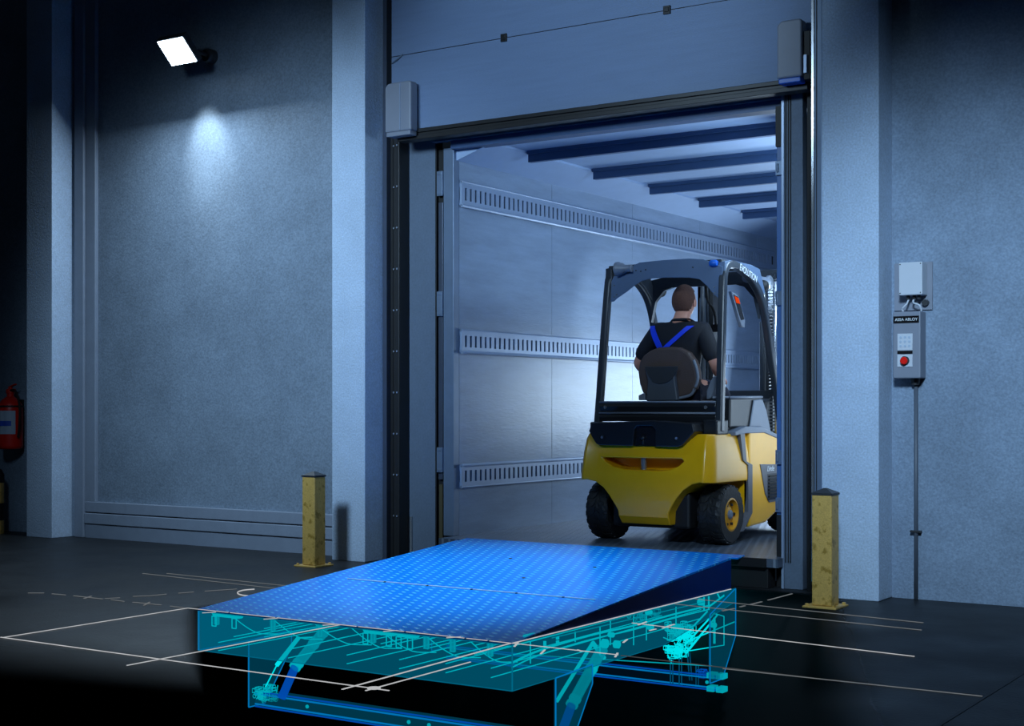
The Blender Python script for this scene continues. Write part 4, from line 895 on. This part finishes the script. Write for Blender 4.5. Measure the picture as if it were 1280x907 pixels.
# left-hand dark rod + bracket near centre mast (mirror arm)
bm = B(); tube(bm, smoothpath([(FX+0.02, 10.60, 2.27), (FX+0.03, 10.62, 2.12), (FX+0.07, 10.66, 2.02), (FX+0.08, 10.68, 1.86)], 4), 0.012, 8); box(bm, FX-0.01, FX+0.10, 10.66, 10.70, 1.86, 1.92); obj('work_lamp_arm', bm, M['black'], fk)
# front cowl and dashboard
bm = B(); prism(bm, [(10.85, 0.95), (11.15, 0.95), (11.15, 1.18), (11.05, 1.32), (10.92, 1.30), (10.86, 1.15)], 'x', FX-0.42, FX+0.42); obj('dashboard', bm, M['charcoal'], fk, bevel=0.02)
bm = B(); box(bm, FX-0.40, FX+0.40, 10.45, 10.95, 0.70, 0.74); obj('floor_plate', bm, M['charcoal'], fk)
SW = Vector((FX-0.20, 10.50, 1.42)); tilt = Matrix.Rotation(math.radians(28), 3, 'X')
bm = B(); ring = [SW+tilt @ Vector((0.16*math.cos(a), 0.16*math.sin(a), 0)) for a in [2*math.pi*i/32 for i in range(33)]]; tube(bm, ring, 0.014, 8)
for a in (90, 210, 330): tube(bm, [SW, SW+tilt @ Vector((0.155*math.cos(math.radians(a)), 0.155*math.sin(math.radians(a)), 0))], 0.009, 6)
tube(bm, [SW, (FX-0.20, 10.88, 1.10)], 0.025, 10); obj('steering_wheel', bm, M['black'], fk)
# --- wheels
def wheel(xc, yc, r, wd, s):
    bm = B(); hw = wd/2
    lathe(bm, [(r*0.56, -hw), (r*0.90, -hw), (r*0.975, -hw+0.02), (r*0.975, hw-0.02), (r*0.90, hw), (r*0.56, hw), (r*0.56, -hw)], (xc, yc, TZ+r), 'x', 56, caps=False)
    # chevron tread lugs
    nl = 22
    for k in range(nl):
        a0 = 2*math.pi*k/nl
        for sd in (-1, 1):
            prof = []
            for i in range(4):
                u = i/3; xx = sd*(0.006+u*(hw-0.01)); da = 0.16*u-0.05+(0.10 if sd > 0 else 0)
                da += (0.06 if i in (1,) else 0)
                prof.append((xx, a0+da))
            lo, hi_ = [], []
            for xx, a in prof:
                for da in (-0.085, 0.085):
                    ro = r*(1.0 if abs(xx) < hw*0.8 else 0.965)
                    lo.append(bm.verts.new((xc+xx, yc+(r*0.93)*math.cos(a+da), TZ+r+(r*0.93)*math.sin(a+da))))
                    hi_.append(bm.verts.new((xc+xx, yc+ro*math.cos(a+da), TZ+r+ro*math.sin(a+da))))
            for i in range(3):
                a_, b__, c_, d_ = 2*i, 2*i+1, 2*i+3, 2*i+2
                bm.faces.new((hi_[a_], hi_[b__], hi_[c_], hi_[d_]))
                bm.faces.new((lo[a_], hi_[a_], hi_[d_], lo[d_])); bm.faces.new((lo[b__], lo[c_], hi_[c_], hi_[b__]))
            bm.faces.new((lo[0], lo[1], hi_[1], hi_[0])); bm.faces.new((lo[6], hi_[6], hi_[7], lo[7]))
    o = obj('wheel', bm, M['tyre'], fk)
    bm = B(); x1 = xc+s*(hw-0.03); xr = xc+s*(hw-0.002)
    lathe(bm, [(r*0.56, x1-xc-s*0.05), (r*0.56, xr-xc), (r*0.50, xr-xc+s*0.003), (r*0.46, x1-xc-s*0.01), (r*0.30, x1-xc), (r*0.12, x1-xc+s*0.01)], (xc, yc, TZ+r), 'x', 36); obj('rim', bm, M['rim'], o, smooth=True, auto=35)
    for k in range(6):
        a = 2*math.pi*k/6; bm = B(); lathe(bm, [(0.011, 0), (0.011, s*0.015)], (x1, yc+r*0.36*math.cos(a), TZ+r+r*0.36*math.sin(a)), 'x', 6); obj('wheel_nut', bm, M['black'], o)
    bm = B(); lathe(bm, [(0.035, 0), (0.035, s*0.02), (0.02, s*0.03)], (x1, yc, TZ+r), 'x', 16); obj('hub', bm, M['greypart'], o)
    return o
wheel(FX+0.48, 9.90, 0.228, 0.19, 1); wheel(FX-0.48, 9.90, 0.228, 0.19, -1)
wheel(FX+0.47, 11.22, 0.31, 0.20, 1); wheel(FX-0.47, 11.22, 0.31, 0.20, -1)
# --- seat
def seatpts(pxs, Y): return [(lambda q: (q.x, q.z))(P(a, b_, Y=Y)) for a, b_ in pxs]
SY = 10.02
outline = seatpts([(803, 492), (799, 480), (797, 465), (799, 452), (804, 444), (812, 438), (822, 434), (838, 433), (850, 434), (860, 440), (867, 450), (871, 462), (872, 474), (868, 486), (862, 494), (845, 498), (820, 498)], SY)
bm = B(); prism(bm, outline, 'y', SY, SY+0.09); st = obj('seat_back', bm, M['seat'], fk, bevel=0.022, seg=3)
bm = B(); loop = [(a, SY+0.002, b_) for a, b_ in outline]; tube(bm, smoothpath(loop[10:16], 4), 0.012, 8); obj('piping', bm, M['greypart'], st, smooth=True)
pouch = seatpts([(807, 460), (846, 459), (844, 470), (848, 500), (809, 501), (811, 475)], SY-0.03)
bm = B(); prism(bm, pouch, 'y', SY-0.05, SY-0.001); po = obj('document_pouch', bm, M['bag'], st, bevel=0.008)
flap = seatpts([(806, 458), (848, 457.5), (845, 466), (841, 473), (834, 478), (824, 480), (816, 477), (811, 470)], SY-0.05)
bm = B(); prism(bm, flap, 'y', SY-0.058, SY-0.051); obj('pouch_flap', bm, M['charcoal'], po, bevel=0.003)
bm = B(); box(bm, FX-0.25, FX+0.22, 10.05, 10.55, 1.18, 1.30); obj('seat_cushion', bm, M['seat'], fk, bevel=0.04, seg=3)
bm = B(); box(bm, FX-0.22, FX+0.20, 10.02, 10.50, 1.12, 1.18); obj('seat_base', bm, M['black'], fk)
bm = B(); prism(bm, seatpts([(884, 500), (884, 489), (889, 476), (893, 470), (899, 469), (900, 480), (894, 488), (889, 498)], 10.12), 'y', 10.10, 10.24); obj('armrest', bm, M['greypart'], fk, bevel=0.012)
bm = B(); prism(bm, seatpts([(798, 500), (798, 494), (806, 490), (806, 500)], 10.02), 'y', 10.02, 10.2); obj('recline_lever', bm, M['greypart'], fk, bevel=0.006)

# ================================================================ DRIVER
dr = thing('person', 'driver in black t-shirt and blue braces seated in the forklift, seen from behind', 'person', (FX, 10.25, 1.30))
def skin_mesh(name, chains, m, parent, sub=2, root=0):
    verts, edges_, rad = [], [], []
    idx = {}
    def vid(key, co, r):
        if key in idx: return idx[key]
        idx[key] = len(verts); verts.append(Vector(co)-root_of(parent).location); rad.append(r); return idx[key]
    for ch in chains:
        prev = None
        for key, co, r in ch:
            v = vid(key, co, r)
            if prev is not None and prev != v: edges_.append((prev, v))
            prev = v
    me = bpy.data.meshes.new(name); me.from_pydata(verts, edges_, []); o = bpy.data.objects.new(name, me); sc.collection.objects.link(o)
    o.modifiers.new('skin', 'SKIN'); lay = me.skin_vertices[0].data
    for i, r in enumerate(rad):
        lay[i].radius = r if isinstance(r, tuple) else (r, r)
    lay[root].use_root = True
    md = o.modifiers.new('sub', 'SUBSURF'); md.levels = sub; md.render_levels = sub
    bpy.context.view_layer.update(); dg = bpy.context.evaluated_depsgraph_get()
    nm = bpy.data.meshes.new_from_object(o.evaluated_get(dg), depsgraph=dg)
    o.modifiers.clear(); o.data = nm; nm.materials.clear(); nm.materials.append(m)
    for p in nm.polygons: p.use_smooth = True
    o.parent = parent; return o
CX = FX+0.0; Y0 = 10.19
pel = ('pel', (CX, Y0, 1.38), (0.15, 0.115))
spine = [pel, ('w', (CX, Y0+0.0, 1.52), (0.135, 0.10)), ('ch', (CX+0.0, Y0-0.01, 1.68), (0.165, 0.11)), ('uc', (CX, Y0-0.01, 1.79), (0.165, 0.095)), ('nb', (CX+0.01, Y0-0.01, 1.90), (0.095, 0.075)), ('nk', (CX+0.012, Y0+0.005, 1.96), (0.066, 0.066)), ('h0', (CX+0.015, Y0+0.03, 2.03), (0.066, 0.070))]
def arm(s, el, wr):
    sh = Vector((CX+s*0.20, Y0-0.005, 1.845)); el = Vector(el); wr = Vector(wr)
    d = (wr-el).normalized()
    return [('uc', (CX, Y0-0.01, 1.79), (0.165, 0.095)), ('sh%d' % s, sh, 0.066), ('um%d' % s, sh.lerp(el, 0.5), 0.052), ('el%d' % s, el, 0.043), ('fm%d' % s, el.lerp(wr, 0.35), 0.043), ('wr%d' % s, wr, 0.028), ('pm%d' % s, wr+d*0.055, (0.040, 0.022))], sh, el, wr, d
L_el, L_wr = (CX-0.40, Y0+0.02, 1.60), (CX-0.385, Y0+0.20, 1.50)
R_el, R_wr = (CX+0.30, Y0+0.0, 1.57), (CX+0.235, Y0+0.20, 1.49)
aL, shL, elL, wrL, dL = arm(-1, L_el, L_wr); aR, shR, elR, wrR, dR = arm(1, R_el, R_wr)
def leg(s):
    return [pel, ('hip%d' % s, (CX+s*0.095, Y0+0.04, 1.37), 0.088), ('th%d' % s, (CX+s*0.13, Y0+0.26, 1.385), 0.078), ('kn%d' % s, (CX+s*0.15, Y0+0.46, 1.36), 0.058), ('cf%d' % s, (CX+s*0.15, Y0+0.49, 1.18), 0.052), ('an%d' % s, (CX+s*0.15, Y0+0.54, 0.83), 0.036), ('ft%d' % s, (CX+s*0.15, Y0+0.66, 0.78), (0.040, 0.030))]
def fingers(pre, wr, d, side_v, palm_n, thumb_s):
    ch = []
    base = wr+d*0.045
    for i, (off, ln) in enumerate(((-0.028, 0.068), (-0.009, 0.078), (0.010, 0.074), (0.028, 0.058))):
        a = base+side_v*off; k1 = a+d*0.05; k2 = k1+(d*0.6+palm_n*0.6)*ln*0.5; k3 = k2+(palm_n*0.9-d*0.2)*ln*0.4
        ch.append([('pm'+pre, wr+d*0.055, (0.040, 0.022)), (pre+'f%da' % i, k1, 0.0095), (pre+'f%db' % i, k2, 0.0088), (pre+'f%dc' % i, k3, 0.0078)])
    a = wr+d*0.02+side_v*thumb_s*0.03; b_ = a+side_v*thumb_s*0.022+d*0.03+palm_n*0.02; c = b_+d*0.03+palm_n*0.015
    ch.append([('wr'+pre, wr, 0.028), (pre+'ta', a, 0.013), (pre+'tb', b_, 0.0105), (pre+'tc', c, 0.009)])
    return ch
sv = Vector((0, 0, 1)).cross(dL).normalized()
chains = [spine, aL, aR, leg(1), leg(-1)]
body_o = skin_mesh('body', chains+fingers('-1', wrL, dL, sv, Vector((0, 0, -1)), 1)+fingers('1', wrR, dR, Vector((0, 0, 1)).cross(dR).normalized(), Vector((0, 0, -1)), -1), M['skin'], dr)
# head: sculpted from an ellipsoid, joined to the body mesh
HC = Vector((CX+0.015, Y0+0.035, 2.082))
bm = B(); bm.from_mesh(body_o.data)
hb = B(); bmesh.ops.create_uvsphere(hb, u_segments=32, v_segments=24, radius=1)
for v in hb.verts:
    x, y, z = v.co
    wx = 0.089*(1.0 - (0.22*max(0, -z-0.15)) + 0.05*max(0, z)); wy = 0.102; wz = 0.128
    nx, ny, nz = x*wx, y*wy, z*wz
    if y > 0.3: ny -= 0.010*(y-0.3)                      # flatter face
    if z < -0.2 and y < 0: ny += 0.030*(-z-0.2)*(-y)     # nape goes in
    if y > 0.55 and abs(x) < 0.22 and -0.28 < z < 0.10: ny += 0.022*(1-abs(x)/0.22)*(0.10-z)/0.38   # nose
    if y > 0.6 and 0.02 < z < 0.2 and 0.18 < abs(x) < 0.5: ny -= 0.008                              # eye sockets
    if y > 0.5 and abs(x) < 0.35 and -0.5 < z < -0.38: ny += 0.006                                    # lips
    if y > 0.35 and z < -0.7: ny += 0.012                                                             # chin
    v.co = HC+Vector((nx, ny, nz))
for s in (-1, 1):
    ell(hb, HC+Vector((s*0.093, 0.0, -0.015)), (0.012, 0.022, 0.034), 12, 10)
hm = bpy.data.meshes.new('tmp'); hb.to_mesh(hm); hb.free()
bmesh.ops.translate(bm, verts=[], vec=(0, 0, 0))
hm.transform(Matrix.Translation(-dr.location)); bm.from_mesh(hm); bm.to_mesh(body_o.data); bm.free()
for p in body_o.data.polygons: p.use_smooth = True
# hair cap: short back and sides
bm = B(); bmesh.ops.create_uvsphere(bm, u_segments=36, v_segments=26, radius=1)
dele = [v for v in bm.verts if (v.co.y > 0.1 and v.co.z < 0.50) or (v.co.y > -0.3 and v.co.z < -0.15) or v.co.z < -0.62]
bmesh.ops.delete(bm, geom=dele, context='VERTS')
for v in bm.verts:
    x, y, z = v.co
    wx = 0.094*(1.0 - (0.22*max(0, -z-0.15)) + 0.05*max(0, z)); nx, ny, nz = x*wx, y*0.107, z*0.134
    if z < -0.2 and y < 0: ny += 0.032*(-z-0.2)*(-y)
    v.co = HC+Vector((nx, ny, nz))
h = obj('hair', bm, M['hair'], dr, smooth=True); md = h.modifiers.new('s', 'SOLIDIFY'); md.thickness = 0.006; md.offset = 0
# t-shirt
sp = [('pel', (CX, Y0, 1.36), (0.175, 0.13)), ('w', (CX, Y0, 1.52), (0.170, 0.122)), ('ch', (CX, Y0-0.01, 1.68), (0.195, 0.128)), ('uc', (CX, Y0-0.01, 1.815), (0.190, 0.110)), ('nb', (CX+0.01, Y0-0.01, 1.905), (0.115, 0.085)), ('nt', (CX+0.012, Y0-0.002, 1.943), (0.092, 0.086))]
def sleeve(s, sh, el):
    sh2 = sh+Vector((0, 0, 0))
    return [('uc', (CX, Y0-0.01, 1.815), (0.190, 0.110)), ('s%d' % s, sh2, 0.084), ('t%d' % s, sh.lerp(el, 0.5), 0.078), ('u%d' % s, sh.lerp(el, 0.92), 0.070)]
tee = skin_mesh('t_shirt', [sp, sleeve(-1, shL, elL), sleeve(1, shR, elR)], M['shirt'], dr)
lg = []
for s in (1, -1):
    lg.append([('pel', (CX, Y0+0.0, 1.37), (0.165, 0.13)), ('a%d' % s, (CX+s*0.095, Y0+0.05, 1.375), 0.100), ('b%d' % s, (CX+s*0.13, Y0+0.26, 1.385), 0.090), ('c%d' % s, (CX+s*0.15, Y0+0.46, 1.36), 0.072), ('d%d' % s, (CX+s*0.15, Y0+0.49, 1.18), 0.068), ('e%d' % s, (CX+s*0.15, Y0+0.54, 0.86), 0.060)])
skin_mesh('trousers', lg, M['trousers'], dr)
for s in (1, -1):
    bm = B(); ell(bm, (CX+s*0.15, Y0+0.64, 0.785), (0.05, 0.13, 0.045)); obj('shoe', bm, M['black'], dr, smooth=True)
# braces: crossing straps laid on the shirt back (ray-cast onto the shirt)
from mathutils.bvhtree import BVHTree
bpy.context.view_layer.update()
mw = Matrix.Translation(dr.location)
bvh = BVHTree.FromPolygons([mw @ v.co for v in tee.data.vertices], [p.vertices[:] for p in tee.data.polygons])
def strap(pa, pb):
    bm = B(); rows = []
    for i in range(15):
        u = i/14; px, py = pa[0]+(pb[0]-pa[0])*u, pa[1]+(pb[1]-pa[1])*u
        q = P(px, py, Y=Y0-0.02); dx = 0.028
        row = []
        for s in (-1, 1):
            org = Vector((q.x+s*dx, 9.7, q.z)); hit = bvh.ray_cast(org, Vector((0, 1, 0)))
            y = hit[0].y if hit[0] is not None else Y0-0.05
            row.append((q.x+s*dx, y-0.006, q.z))
        rows.append(row)
    vv = [[bm.verts.new(p) for p in r] for r in rows]
    for a, b_ in zip(vv, vv[1:]): bm.faces.new((a[0], a[1], b_[1], b_[0]))
    o = obj('brace_strap', bm, M['strap'], dr); md = o.modifiers.new('s', 'SOLIDIFY'); md.thickness = 0.006
strap((820, 408), (833, 436)); strap((870, 408), (839, 436))
# forklift work lights on the guard front, shining ahead onto the trailer walls
for s, tgt, en in ((-1, (-6.7, 12.3, 2.0), 20), (1, (-5.2, 14.5, 1.3), 20)):
    q = Vector((FX+s*0.46, 10.75, 2.22))
    bm = B(); lathe(bm, [(0.03, -0.05), (0.05, -0.03), (0.05, 0.0)], q, 'y', 18); wl = obj('work_lamp', bm, M['black'], fk)
    bm = B(); lathe(bm, [(0.045, 0.0), (0.042, 0.006)], q, 'y', 18); obj('lamp_lens', bm, emis('work_lens', (0.7, 0.9, 1, 1), 6), wl)
    l = light('work_lamp_beam', 'SPOT', q+Vector((0, 0.03, 0)), tgt, en*3, (0.62, 0.82, 1.0), size=0.04, spot=75, blend=1.0)
    l.parent = fk; l.location = l.location-fk.location
